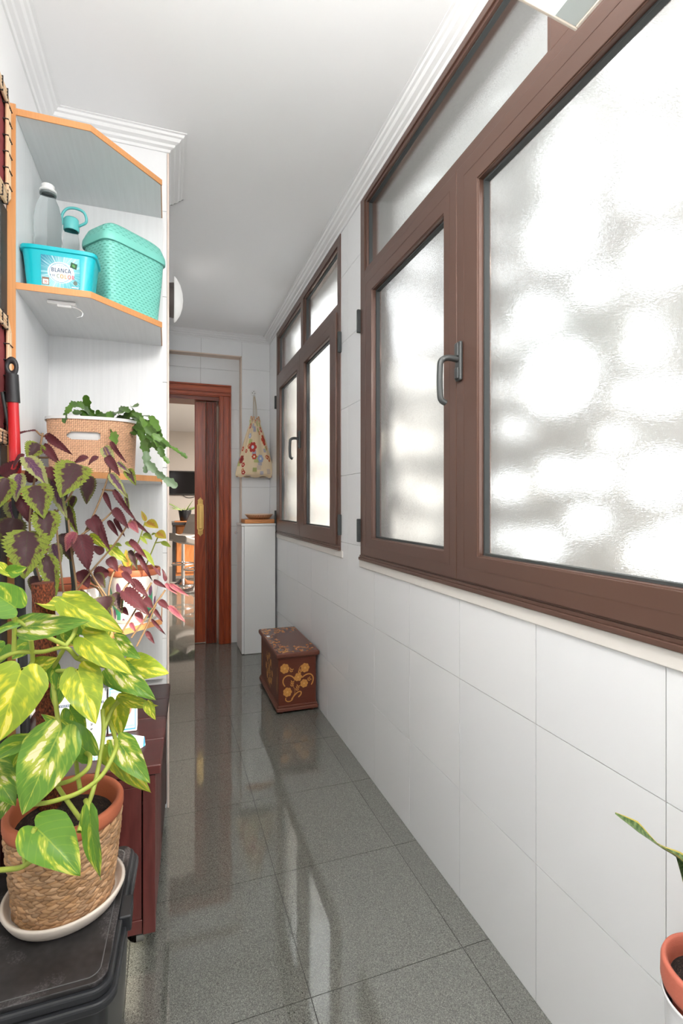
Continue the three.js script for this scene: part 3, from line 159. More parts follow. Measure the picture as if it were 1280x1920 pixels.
// floor with its stone tiles
const floor = struct('floor', 'polished grey stone tile floor');
part('floor_bed', [box(-3.2, 3.2, -0.12, -0.0012, FRONT - 0.2, 10.2)], floorJoint, floor);
{
  const xs = [-0.495, -0.093, 0.309, 0.709, 0.79], d00 = 1.112 - 0.405 * 7;
  for (let i = 0; i < xs.length - 1; i++) for (let k = 0; k < 15; k++) {
    const a = Math.max(d00 + 0.405 * k, FRONT), b = Math.min(d00 + 0.405 * (k + 1), 4.2); if (b - a < 0.02 || b < -0.4) continue;
    part('floor_tile', box(xs[i] + 0.001, xs[i + 1] - 0.001, -0.012, 0, a + 0.001, b - 0.001), floorMats[(i * 5 + k * 3) % 3], floor);
  }
  for (let i = -4; i < 6; i++) for (let k = 0; k < 10; k++) part('floor_tile', box(-0.093 + i * 0.402 + 0.001, 0.307 + i * 0.402, -0.012, 0, 4.202 + k * 0.56, 4.202 + (k + 1) * 0.56 - 0.002), floorMats[(i + k + 9) % 3], floor);
}
// ceiling
const ceiling = struct('ceiling', 'smooth white painted ceiling');
part('ceiling_slab', box(-0.8, 1.0, CEIL, CEIL + 0.12, FRONT - 0.2, 4.32), paintM, ceiling);
// cornices
function cornice(n, path, side) {
  const prof = [[0, -0.044], [0.006, -0.044], [0.010, -0.036], [0.022, -0.033], [0.026, -0.026], [0.040, -0.022], [0.046, -0.013], [0.054, -0.011], [0.058, -0.004], [0.066, -0.003], [0.066, 0]];
  const rows = path.map((p, i) => {
    const dir = (a, b) => { const v = [b[0] - a[0], b[1] - a[1]], l = Math.hypot(...v); return [v[0] / l, v[1] / l]; };
    const a = i ? dir(path[i - 1], p) : dir(p, path[i + 1]), b = i < path.length - 1 ? dir(p, path[i + 1]) : a;
    const na = [a[1] * side, -a[0] * side], nb = [b[1] * side, -b[0] * side], k = 1 / (1 + na[0] * nb[0] + na[1] * nb[1]);
    const m = [(na[0] + nb[0]) * k, (na[1] + nb[1]) * k];
    return prof.map(([o, y]) => V(p[0] + m[0] * o, CEIL - 0.0005 + y, p[1] + m[1] * o));
  });
  const pos = [];
  for (let i = 0; i < rows.length - 1; i++) for (let j = 0; j < prof.length - 1; j++) {
    const q = [rows[i][j], rows[i + 1][j], rows[i + 1][j + 1], rows[i][j + 1]];
    for (const k of [0, 1, 2, 0, 2, 3]) pos.push(q[k].x, q[k].y, q[k].z);
  }
  for (const r of [rows[0], rows[rows.length - 1]]) for (let j = 1; j < prof.length - 1; j++) for (const v of [r[0], r[j], r[j + 1]]) pos.push(v.x, v.y, v.z);
  const g = new THREE.BufferGeometry(); g.setAttribute('position', new THREE.Float32BufferAttribute(pos, 3)); g.computeVertexNormals();
  const s = struct('trim_' + n, 'stepped white plaster cornice'); part('cornice', g, plasterM, s);
}
cornice(1, [[XL, FRONT], [XL, PIER], [0, PIER], [0, 2.33]], 1);
cornice(2, [[XR, FRONT], [XR, BACK], [-0.01, BACK]], -1);

// tiled surfaces: cells of a grid minus rectangular openings; each cell is one tile
const VJ = 0.62, HJ = -0.003, TS = 0.3155, HS = 0.317, G = 0.0009;
function minus(r, holes) {
  let list = [r];
  for (const h of holes) list = list.flatMap(([a0, a1, b0, b1]) => {
    const c0 = Math.max(a0, h[0]), c1 = Math.min(a1, h[1]), e0 = Math.max(b0, h[2]), e1 = Math.min(b1, h[3]);
    if (c0 >= c1 || e0 >= e1) return [[a0, a1, b0, b1]];
    return [[a0, c0, b0, b1], [c1, a1, b0, b1], [c0, c1, b0, e0], [c0, c1, e1, b1]].filter((q) => q[1] - q[0] > 0.003 && q[3] - q[2] > 0.003);
  });
  return list;
}
function tiles(parent, as, bs, holes, make) {
  let n = 0;
  for (let i = 0; i < as.length - 1; i++) for (let j = 0; j < bs.length - 1; j++) {
    const rs = minus([as[i] + G, as[i + 1] - G, bs[j] + G, bs[j + 1] - G], holes);
    if (rs.length) part('wall_tile', rs.map(make), tileMats[(i * 7 + j * 5 + (n++ >> 2)) % 3], parent);
  }
}
const steps = (from, step, lo, hi) => { const o = [lo]; for (let k = -20; k < 40; k++) { const v = from + k * step; if (v > lo + 0.004 && v < hi - 0.004) o.push(v); } o.push(hi); return o; };
const hol = (w, e = 0) => [w.d0 - e, w.d1 + e, w.y0 - e, w.y1 + e];
const sillHole = (w) => [w.d0 - 0.03, w.d1 + 0.012, w.y0 - 0.034, w.y0];
const wallR = struct('wall_right', 'white tiled window wall');
{
  const s = shapeOf(rect(FRONT, 4.35, -0.05, CEIL)); for (const w of [W1, W2]) s.holes.push(holeOf(rect(...hol(w))));
  part('wall_body', slabX(s, XR + 0.007, XR + 0.17), groutM, wallR);
  tiles(wallR, steps(VJ, TS, -0.4, BACK), steps(HJ, HS, 0, CEIL - 0.001), [hol(W1), hol(W2), sillHole(W1), sillHole(W2)], ([a0, a1, b0, b1]) => box(XR, XR + 0.007, b0, b1, a0, a1));
}
part('unseen_upper_storey', box(XR + 0.007, XR + 0.17, CEIL + 0.0005, 5.6, FRONT, 6.2), plasterM, wallR);  // out of view, placed to keep sky light off the screen
const sill = (n, w) => { const s = struct('trim_' + n, 'pale stone window sill strip'); part('sill', box(XR - 0.006, XR + 0.02, w.y0 - 0.033, w.y0 - 0.001, w.d0 - 0.029, w.d1 + 0.011, 0.003), marbleM, s); };
sill(3, W1); sill(4, W2);

// back wall with its recess round the door
const wallB = struct('wall_back', 'white tiled end wall with recessed doorway');
const DOOR = { x1: 0.484, top: 2.09 };
part('wall_body', [slabD(shapeOf([[0.56, -0.05], [0.80, -0.05], [0.80, CEIL], [-0.02, CEIL], [-0.02, 2.318], [0.56, 2.318]]), BACK + 0.007, BACK + 0.3),
  slabD(shapeOf([[0.40, -0.05], [0.57, -0.05], [0.57, 2.33], [-0.02, 2.33], [-0.02, 2.0], [0.40, 2.0]]), RECESS + 0.007, BACK + 0.3)], groutM, wallB);
tiles(wallB, steps(0.245, TS, 0, XR), steps(HJ, HS, 0, CEIL - 0.001), [[-1, 0.56, -1, 2.318]], ([a0, a1, b0, b1]) => box(a0, a1, b0, b1, BACK, BACK + 0.007));
tiles(wallB, steps(0.245, TS, 0, 0.556), steps(HJ, HS, 0, 2.314), [[-1, 0.42, -1, 2.03]], ([a0, a1, b0, b1]) => box(a0, a1, b0, b1, RECESS, RECESS + 0.007));
{
  const t = struct('trim_5', 'beige edging of the doorway recess');
  part('edging', [box(0.551, 0.5595, 0, 2.3175, BACK - 0.002, RECESS), box(-0.0, 0.56, 2.309, 2.3175, BACK - 0.002, RECESS)], beigeTrimM, t);
}
// left walls and the pier beside the shelf
const wallL = struct('wall_left', 'white painted left wall');
part('wall_body', [box(XL - 0.2, XL, 0, CEIL, FRONT, PIER + 0.007)], plasterM, wallL);
part('wall_body', [box(-0.2, -0.009, 0, CEIL, PIER + 0.007, 4.39)], groutM, wallL);
part('wall_body', [box(XL - 0.2, -0.009, 0, CEIL, PIER + 0.007, PIER + 0.05)], groutM, wallL);
tiles(wallL, steps(-0.003, TS, XL, -0.004), steps(HJ, HS, 0, CEIL - 0.001), [], ([a0, a1, b0, b1]) => box(a0, a1, b0, b1, PIER, PIER + 0.007));
tiles(wallL, steps(PIER + 0.3, TS, PIER + 0.008, BACK), steps(HJ, HS, 0, CEIL - 0.001), [], ([a0, a1, b0, b1]) => box(-0.009, -0.004, b0, b1, a0, a1));
{ const t = struct('trim_6', 'pinkish corner edging of the tiled pier'); part('edging', box(-0.004, 0.0035, 0, CEIL - 0.045, PIER - 0.003, PIER + 0.009, 0.002), std({ color: C(0.80, 0.66, 0.58), roughness: 0.4 }), t); }
const wallF = struct('wall_front', 'white wall behind the viewer');
part('wall_body', box(-0.7, 1.0, 0, CEIL, FRONT - 0.15, FRONT), plasterM, wallF);

// ---------- windows ----------
function ringShape(d0, d1, y0, y1, l, r, b, t) { const s = shapeOf(rect(d0, d1, y0, y1)); s.holes.push(holeOf(rect(d0 + l, d1 - r, y0 + b, y1 - t))); return s; }
function pane(parent, d0, d1, y0, y1, x, mat) { return part('glass_pane', box(x, x + 0.005, y0, y1, d0, d1), mat, parent); }
function handle(parent, D, Y) {
  const x = XR - 0.012;
  const h = part('handle', [box(x - 0.011, x, Y - 0.055, Y + 0.055, D - 0.014, D + 0.014, 0.005), box(x - 0.016, x - 0.009, Y + 0.012, Y + 0.05, D - 0.009, D + 0.009, 0.003), box(x - 0.016, x - 0.009, Y - 0.05, Y - 0.018, D - 0.009, D + 0.009, 0.003)], handleM, parent);
  part('lever', [tube([[x - 0.004, Y + 0.004, D], [x - 0.045, Y + 0.006, D], [x - 0.062, Y - 0.004, D], [x - 0.066, Y - 0.03, D], [x - 0.066, Y - 0.085, D], [x - 0.062, Y - 0.112, D], [x - 0.048, Y - 0.12, D]], 0.0085, 40, 10)], handleM, h);
}
function windowUnit(name, label, w, splits, mid, open) {
  const o = struct(name, label, [XR, w.y0, (w.d0 + w.d1) / 2]), tr = w.y0 + (w.y1 - w.y0) * 0.762, xf = XR - 0.004;
  part('frame', slabX(ringShape(w.d0, w.d1, w.y0, w.y1, 0.045, 0.045, 0.045, 0.045), xf, XR + 0.06, 0.002), brownM, o);
  part('transom', box(xf, XR + 0.055, tr - 0.035, tr + 0.03, w.d0 + 0.044, w.d1 - 0.044, 0.002), brownM, o);
  part('bottom_rail', [box(XR - 0.014, XR + 0.02, w.y0, w.y0 + 0.012, w.d0, w.d1, 0.002), box(XR - 0.008, XR + 0.02, w.y0 + 0.0125, w.y0 + 0.02, w.d0, w.d1)], brownM, o);
  part('mullion', box(xf, XR + 0.055, tr + 0.029, w.y1 - 0.044, mid - 0.03, mid + 0.03, 0.002), brownM, o);
  // fixed lights above the transom
  for (const [a, b] of [[w.d0 + 0.044, mid - 0.029], [mid + 0.029, w.d1 - 0.044]]) {
    const y0 = tr + 0.029, y1 = w.y1 - 0.044;
    const bead = part('glazing_bead', slabX(ringShape(a, b, y0, y1, 0.015, 0.015, 0.012, 0.012), XR + 0.002, XR + 0.026), brownM, o);
    part('gasket', slabX(ringShape(a + 0.013, b - 0.013, y0 + 0.01, y1 - 0.01, 0.006, 0.006, 0.006, 0.006), XR + 0.012, XR + 0.027), gasketM, bead);
    pane(bead, a + 0.012, b - 0.012, y0 + 0.01, y1 - 0.01, XR + 0.0275, glassTopM);
  }
  // casements
  for (let i = 0; i < splits.length - 1; i++) {
    const a = splits[i] + 0.0012, b = splits[i + 1] - 0.0012, y0 = w.y0 + 0.025, y1 = tr - 0.006;
    const l = i === 0 ? 0.098 : 0.07, r = i === splits.length - 2 ? 0.098 : 0.1;
    const before = o.children.length;
    const sash = part('sash', [slabX(ringShape(a, b, y0, y1, l, r, 0.074, 0.082), XR - 0.012, XR + 0.035, 0.002), slabX(ringShape(a + 0.036, b - 0.036, y0 + 0.036, y1 - 0.036, 0.0012, 0.0012, 0.0012, 0.0012), XR - 0.0125, XR - 0.010)], brownM, o);
    part('glazing_bead', slabX(ringShape(a + l - 0.01, b - r + 0.01, y0 + 0.064, y1 - 0.072, 0.013, 0.013, 0.013, 0.013), XR - 0.009, XR + 0.02, 0.002), brownM, sash);
    part('gasket', slabX(ringShape(a + l, b - r, y0 + 0.074, y1 - 0.082, 0.009, 0.009, 0.009, 0.009), XR + 0.006, XR + 0.0215), gasketM, sash);
    pane(sash, a + l - 0.004, b - r + 0.004, y0 + 0.07, y1 - 0.078, XR + 0.022, glassM);
    if (i === 0 || i === splits.length - 2) for (const y of [y0 + 0.10, y1 - 0.16]) { const D = i === 0 ? w.d0 - 0.004 : w.d1 + 0.004; part('hinge', box(XR - 0.018, XR - 0.0005, y - 0.05, y + 0.05, D - 0.007, D + 0.007, 0.003), gasketM, sash); }
    if (i === splits.length - 3) handle(sash, splits[i + 1] - 0.022, 1.53);
    if (open === i) { // out-of-view casement swung open on its hinge, letting sun onto the plants
      const g = new THREE.Group(); const px = XR, pz = -a; const bb = bases.get(o);
      for (const m of [sash, ...sash.children]) { m.geometry.translate(bb.x - px, 0, bb.z - pz); m.geometry.rotateY(2.98); m.geometry.translate(px - bb.x, 0, pz - bb.z); }
    }
  }
  return o;
}
windowUnit('window_1', 'brown aluminium window with frosted panes nearest the viewer', W1, [-0.262, 0.471, 1.249, 1.982], 0.857, 0);
windowUnit('window_2', 'brown aluminium window with frosted panes near the end wall', W2, [2.341, 3.062, 3.763], 3.03, -1);
// perforated concrete screen outside the windows
{
  const s = shapeOf(rect(0.42, 5.9, 0.45, 4.0));  // upper part kept solid to block sky light
  for (const [d, y, r] of DATA.holes) if (d - r > 0.44 && d + r < 5.88 && y - r > 0.52 && y + r < 3.13) { const h = new THREE.Path(); h.absellipse(d, y, r, r, 0, Math.PI * 2, true); s.holes.push(h); }
  const t = thing('screen_wall', 'pale concrete screen with round holes outside the frosted windows', 'screen wall', [1.25, 0.5, 3.2]);
  part('screen_panel', slabX(s, 1.25, 1.27), concreteM, t);
}

// ---------- doorway ----------
const mahog = wood([128, 46, 20], [196, 92, 46], 0.22, 1.3, 2.2);
const mahogM = std({ map: mahog, roughness: 0.3 });
const mahogDark = std({ map: wood([96, 34, 16], [160, 70, 38], 0.18, 1.1, 5.2), roughness: 0.32 });
const door = struct('door_1', 'reddish brown wooden sliding door and frame', [0.3, 0, RECESS]);
{
  const casV = (x0, x1, y0, y1) => [[x0, x1, 0.018], [x0 + 0.008, x0 + 0.03, 0.026], [x0 + 0.036, x1 - 0.02, 0.024], [x1 - 0.014, x1 - 0.002, 0.03]].map(([a, b, p], i) => box(a, b, y0 + (i ? 0.0005 : 0), y1 - (i ? 0.0005 : 0), RECESS - p, RECESS + 0.006, 0.003));
  part('casing', casV(0.388, 0.484, 0, 2.0), mahogM, door);
  part('casing_head', [[1.992, 2.09, 0.018], [2.0, 2.022, 0.026], [2.028, 2.07, 0.024], [2.076, 2.088, 0.03]].map(([a, b, p]) => box(-0.003, 0.484, a, b, RECESS - p, RECESS + 0.0063, 0.003, true)), mahogM, door);
  part('jamb', box(0.388, 0.402, 0, 1.992, RECESS + 0.008, BACK + 0.3), mahogDark, door);
  part('head_jamb', box(-0.003, 0.388, 1.962, 1.9915, RECESS - 0.004, BACK + 0.3, 0, true), mahogDark, door);
  const leaf = part('door_leaf', box(0.204, 0.288, 0.006, 1.957, 4.235, 4.27, 0.003), mahogM, door);
  part('moulded_stile', [box(0.2905, 0.372, 0.002, 1.957, 4.2, 4.275, 0.002), box(0.294, 0.306, 0.004, 1.95, 4.19, 4.21, 0.005), box(0.312, 0.326, 0.004, 1.95, 4.193, 4.21, 0.005), box(0.336, 0.352, 0.004, 1.95, 4.186, 4.21, 0.006), box(0.358, 0.370, 0.004, 1.95, 4.192, 4.21, 0.005)], mahogDark, door);
  // brass pull
  const D = 4.235, x = 0.247, y0 = 0.885, y1 = 1.165;
  const plate = shapeOf([[x, y0 - 0.02], [x + 0.012, y0 - 0.004], [x + 0.022, y0 + 0.004], [x + 0.018, y0 + 0.03], [x + 0.026, y0 + 0.045], [x + 0.026, y1 - 0.045], [x + 0.018, y1 - 0.03], [x + 0.022, y1 - 0.004], [x + 0.012, y1 + 0.004], [x, y1 + 0.02], [x - 0.012, y1 + 0.004], [x - 0.022, y1 - 0.004], [x - 0.018, y1 - 0.03], [x - 0.026, y1 - 0.045], [x - 0.026, y0 + 0.045], [x - 0.018, y0 + 0.03], [x - 0.022, y0 + 0.004], [x - 0.012, y0 - 0.004]]);
  const orn = []; for (const [cy, s] of [[y0 + 0.012, -1], [y1 - 0.012, 1]]) for (const [dx, dy] of [[0, 0.018], [0.011, 0.004], [-0.011, 0.004], [0, -0.008], [0.014, -0.014], [-0.014, -0.014]]) { const g = new THREE.TorusGeometry(0.006, 0.002, 6, 12); g.translate(x + dx, cy + s * dy, -(D - 0.006)); orn.push(g); }
  const pl = part('pull_plate', [slabD(plate, D - 0.004, D - 0.0005, 0.001), ...orn], brassM, leaf, { label: 'ornate brass pull plate' });
  part('pull_bar', [box(x - 0.014, x + 0.014, y0 + 0.045, y1 - 0.045, D - 0.03, D - 0.02, 0.004), box(x - 0.012, x + 0.012, y0 + 0.045, y0 + 0.06, D - 0.022, D - 0.004, 0.003), box(x - 0.012, x + 0.012, y1 - 0.06, y1 - 0.045, D - 0.022, D - 0.004, 0.003)], brassM, leaf);
}

// ---------- room beyond the doorway ----------
const wallK = struct('wall_far_room', 'pale plaster walls of the room beyond the doorway');
{
  const kM = std({ color: C(0.66, 0.63, 0.59), roughness: 0.8 });
  part('wall_body', box(-3.2, 3.2, 0, 2.45, 9.6, 9.75), kM, wallK);
  part('wall_body', box(-3.2, -3.05, 0, 2.45, 4.4, 9.6), kM, wallK);
  part('wall_body', box(3.05, 3.2, 0, 2.45, 4.4, 9.6), kM, wallK);
  part('wall_body', [box(-3.2, -0.2, 0, 2.45, 4.3, 4.4), box(0.80, 3.2, 0, 2.45, 4.36, 4.46)], kM, wallK);
  const c = struct('ceiling_far_room', 'white ceiling of the room beyond the doorway');
  part('ceiling_slab', box(-3.2, 3.2, 2.45, 2.55, 4.33, 9.75), paintM, c);
}
function areaLamp(name, label, x0, x1, y, d0, d1, col, power, glow) {
  const t = thing(name, label, 'lamp', [(x0 + x1) / 2, y, (d0 + d1) / 2]);
  part('housing', box(x0 - 0.02, x1 + 0.02, y + 0.03, y + 0.06, d0 - 0.02, d1 + 0.02, 0.004), whiteGloss, t);
  part('light_diffuser', box(x0, x1, y, y + 0.03, d0, d1, 0.006), std({ color: C(0.9, 0.9, 0.9), emissive: C(...col), emissiveIntensity: glow, roughness: 0.5 }), t);
  const l = new THREE.RectAreaLight(C(...col), power, x1 - x0, d1 - d0); l.position.copy(V((x0 + x1) / 2, y - 0.004, (d0 + d1) / 2)); l.rotation.x = -Math.PI / 2; scene.add(l);
  return t;
}
areaLamp('unseen_ceiling_lamp', 'unseen flat white ceiling lamp lighting the room beyond the doorway', 1.3, 2.3, 2.385, 6.2, 7.0, [1, 0.88, 0.78], 42, 0.5);  // out of view, placed to light the far room and doorway
{ // opal globe added above the viewer as fill light, out of view
  const X = 0.12, Y = 2.06, D = 0.3, t = thing('added_pendant_lamp', 'white opal globe added out of view above the viewer as fill light', 'lamp', [X, Y, D]);
  part('light_globe', lathe([[0, -0.13], [0.05, -0.12], [0.092, -0.092], [0.12, -0.05], [0.13, 0], [0.12, 0.05], [0.092, 0.092], [0.05, 0.12], [0.02, 0.129]], X, Y, D, 40), std({ color: C(0.9, 0.9, 0.9), emissive: C(1, 0.98, 0.95), emissiveIntensity: 1.5, roughness: 0.4 }), t);
  part('cord', rod([X, Y + 0.128, D], [X, CEIL, D], 0.006), chromeM, t);
  const l = new THREE.PointLight(C(1, 0.98, 0.95), 1.15); l.position.copy(V(X, Y, D)); l.shadow.radius = 6; l.castShadow = true; scene.add(l);
}

// ---------- corner shelf unit ----------
const YS = [0.744, 1.212, 1.718, 2.186];
const unit = thing('corner_shelf', 'white corner shelf unit with orange wooden edges between wall and tiled pier', 'shelf', [-0.2, 0.49, 1.78]);
{
  const d0 = 1.565, d1 = 1.958, x0 = -0.388, x1 = -0.02;
  const side = part('side_panel', box(XL + 0.002, x0, 0.49, 2.206, d0 + 0.003, 1.978), melamineM, unit);
  part('edge_band', box(XL + 0.002, x0 + 0.0003, 0.49, 2.206, d0, d0 + 0.003), orangeEdge, side);
  part('back_panel', box(x0, x1 + 0.001, 0.49, 2.206, d1, 1.978), melamineM, unit);
  YS.forEach((y) => {
    const poly = [[x0 + 0.0005, d0 + 0.003], [-0.206, d0 + 0.003], [x1 - 0.003, 1.757], [x1 - 0.003, d1 - 0.0005], [x0 + 0.0005, d1 - 0.0005]];
    const sh = part('shelf', slabY(shapeOf(poly), y - 0.009, y + 0.009), melamineM, unit);
    const g = [box(x0 + 0.0005, -0.2045, y - 0.009, y + 0.009, d0, d0 + 0.003)];
    const len = Math.hypot(-0.02 + 0.206, 1.757 - 1.568), q = new THREE.BoxGeometry(len, 0.018, 0.003).toNonIndexed(); metreUV(q); q.rotateY(Math.atan2(1.757 - 1.568, 0.186)); q.translate(-0.1125, y, -1.6618);
    g.push(q, box(-0.023, -0.02, y - 0.009, y + 0.009, 1.7575, d1 - 0.0005));
    part('edge_band', g, orangeEdge, sh);
  });
}
// ---------- things on the upper shelf ----------
const turq = C(0.0, 0.43, 0.50);
{ // detergent tub
  const y = YS[2] + 0.0095, t = thing('detergent_tub', 'bright turquoise detergent tub with a printed label on the shelf', 'tub', [-0.289, y, 1.636]);
  const ring = (hw, hd, r, yy) => { const p = []; for (let k = 0; k < 40; k++) { const a = k / 40 * 2 * Math.PI, c = Math.cos(a), s = Math.sin(a), n = 7; const m = Math.pow(Math.abs(c) ** n + Math.abs(s) ** n, -1 / n); p.push(V(-0.289 + hw * 0.97 * m * c, y + yy, 1.636 + hd * 0.8 * m * s)); } return p; };
  const loft = (rows) => { const pos = [], n = rows[0].length; for (let i = 0; i < rows.length - 1; i++) for (let k = 0; k < n; k++) { const a = rows[i][k], b = rows[i][(k + 1) % n], c = rows[i + 1][(k + 1) % n], d = rows[i + 1][k]; for (const v of [a, b, c, a, c, d]) pos.push(v.x, v.y, v.z); } const g = new THREE.BufferGeometry(); g.setAttribute('position', new THREE.Float32BufferAttribute(pos, 3)); return toCreasedNormals(mergeVertices(g), 0.9); };
  globalThis.loftRings = loft;
  const tubM = std({ color: turq, roughness: 0.3 });
  part('tub_body', loft([ring(0.001, 0.001, 0, 0.002), ring(0.084, 0.058, 0, 0), ring(0.092, 0.064, 0, 0.08), ring(0.095, 0.066, 0, 0.104), ring(0.100, 0.071, 0, 0.106), ring(0.100, 0.071, 0, 0.116), ring(0.094, 0.066, 0, 0.118), ring(0.090, 0.062, 0, 0.104), ring(0.08, 0.055, 0, 0.006), ring(0.001, 0.001, 0, 0.005)]), tubM, t);
  const lab = canvas(512, 384, (x, w, h) => {
    const g = x.createLinearGradient(0, 0, w, h); g.addColorStop(0, '#1b7f9c'); g.addColorStop(0.5, '#9fdde0'); g.addColorStop(1, '#2f9fb0'); x.fillStyle = g; x.fillRect(0, 0, w, h);
    for (let k = 0; k < 120; k++) { const a = rnd() * 6.28, r = 120 + rnd() * 40; x.strokeStyle = 'rgba(255,255,255,' + (0.1 + rnd() * 0.5) + ')'; x.lineWidth = 2 + rnd() * 5; x.beginPath(); x.moveTo(265 + Math.cos(a) * r * 1.2, 190 + Math.sin(a) * r * 0.85); x.lineTo(265 + Math.cos(a) * (r + 60 + rnd() * 90) * 1.3, 190 + Math.sin(a) * (r + 60 + rnd() * 70)); x.stroke(); }
    x.fillStyle = '#f4fbfb'; x.beginPath(); x.ellipse(262, 192, 178, 128, 0, 0, 7); x.fill();
    x.strokeStyle = '#5aa7bd'; x.lineWidth = 7; x.beginPath(); x.ellipse(250, 195, 140, 116, 0, 0, 7); x.stroke();
    x.textAlign = 'center'; x.fillStyle = '#3d7f96'; x.font = '30px sans-serif'; x.fillText('DETERGENTE', 248, 118);
    x.fillStyle = '#1f3d63'; x.font = 'bold 68px sans-serif'; x.fillText('BLANCA', 262, 190);
    x.font = 'bold 34px sans-serif'; x.fillText('Y DE', 150, 246);
    x.font = 'bold 70px sans-serif'; ['C', 'O', 'L', 'O', 'R'].forEach((ch, i) => { x.fillStyle = ['#8a9a8a', '#c79a3c', '#e0a04c', '#e0694c', '#d8435a'][i]; x.fillText(ch, 222 + i * 50, 262); });
    x.save(); x.translate(432, 92); x.rotate(0.25); x.fillStyle = '#0f4a2a'; x.fillRect(-44, -34, 88, 68); x.fillStyle = '#4f9a4a'; x.beginPath(); x.ellipse(0, 0, 24, 16, 0.4, 0, 7); x.fill(); x.restore();
    x.fillStyle = '#8a6a5a'; x.fillRect(12, 268, 92, 92); x.fillStyle = '#f5f0ea'; x.fillRect(22, 292, 72, 58); x.fillStyle = '#c8402c'; x.font = 'bold 40px sans-serif'; x.fillText('30', 58, 336);
    x.fillStyle = '#6b7a70'; x.beginPath(); x.arc(452, 300, 28, 0, 7); x.fill(); x.fillStyle = '#e9f2f2'; x.fillRect(400, 348, 96, 12);
  });
  const lg = new THREE.PlaneGeometry(0.096, 0.086, 1, 1); lg.rotateX(0.075); lg.translate(-0.284, y + 0.049, -(1.636 - 0.0512)); 
  part('printed_label', lg, std({ map: lab, color: C(0.85, 0.85, 0.85), roughness: 0.4 }), t);
}
const clearPlastic = phy({ color: C(0.84, 0.89, 0.89), transmission: 1, thickness: 0.05, roughness: 0.06, ior: 1.12 });
const waterM = phy({ color: C(0.96, 0.99, 0.99), transmission: 1, thickness: 0.08, roughness: 0.02, ior: 1.33 });
{ // bottles
  const y = YS[2] + 0.0095;
  const b = thing('water_bottle', 'large clear plastic bottle with white cap behind the detergent tub', 'bottle', [-0.346, y, 1.742]);
  const pr = [[0.0, 0.001], [0.034, 0.001], [0.0385, 0.008]]; for (let k = 0; k < 12; k++) pr.push([0.0388 - (k % 2) * 0.0022, 0.02 + k * 0.0185]); pr.push([0.039, 0.245], [0.037, 0.28], [0.030, 0.312], [0.0205, 0.334], [0.0165, 0.342], [0.0165, 0.352]);
  part('bottle_body', lathe(pr, -0.346, y, 1.742, 40), clearPlastic, b);
  part('cap', lathe([[0, 0.374], [0.016, 0.374], [0.0185, 0.371], [0.0185, 0.358], [0.024, 0.356], [0.024, 0.352], [0.017, 0.35]], -0.346, y, 1.742, 24), whiteGloss, b);
  part('neck_ring', lathe([[0.017, 0.343], [0.0225, 0.343], [0.0225, 0.3495], [0.017, 0.3495]], -0.346, y, 1.742, 24), std({ color: C(0.18, 0.2, 0.2), roughness: 0.3 }), b);
  const s = thing('small_bottle', 'small clear bottle with turquoise cap and carrying loop beside the larger bottle', 'bottle', [-0.291, y, 1.795]);
  part('bottle_body', lathe([[0, 0.001], [0.021, 0.001], [0.024, 0.01], [0.024, 0.21], [0.023, 0.235], [0.02, 0.262], [0.017, 0.275], [0.017, 0.285]], -0.291, y, 1.795, 32), clearPlastic, s);
  const capM = std({ color: C(0.12, 0.5, 0.5), roughness: 0.4 });
  part('cap', lathe([[0, 0.31], [0.019, 0.31], [0.022, 0.306], [0.022, 0.29], [0.023, 0.288], [0.023, 0.272], [0.02, 0.27]], -0.291, y, 1.795, 28), capM, s);
  part('carrying_loop', tube([[-0.313, y + 0.288, 1.795], [-0.317, y + 0.312, 1.79], [-0.303, y + 0.334, 1.785], [-0.278, y + 0.338, 1.78], [-0.252, y + 0.326, 1.775], [-0.246, y + 0.30, 1.778], [-0.268, y + 0.288, 1.79]], 0.0042, 40), capM, s);
}
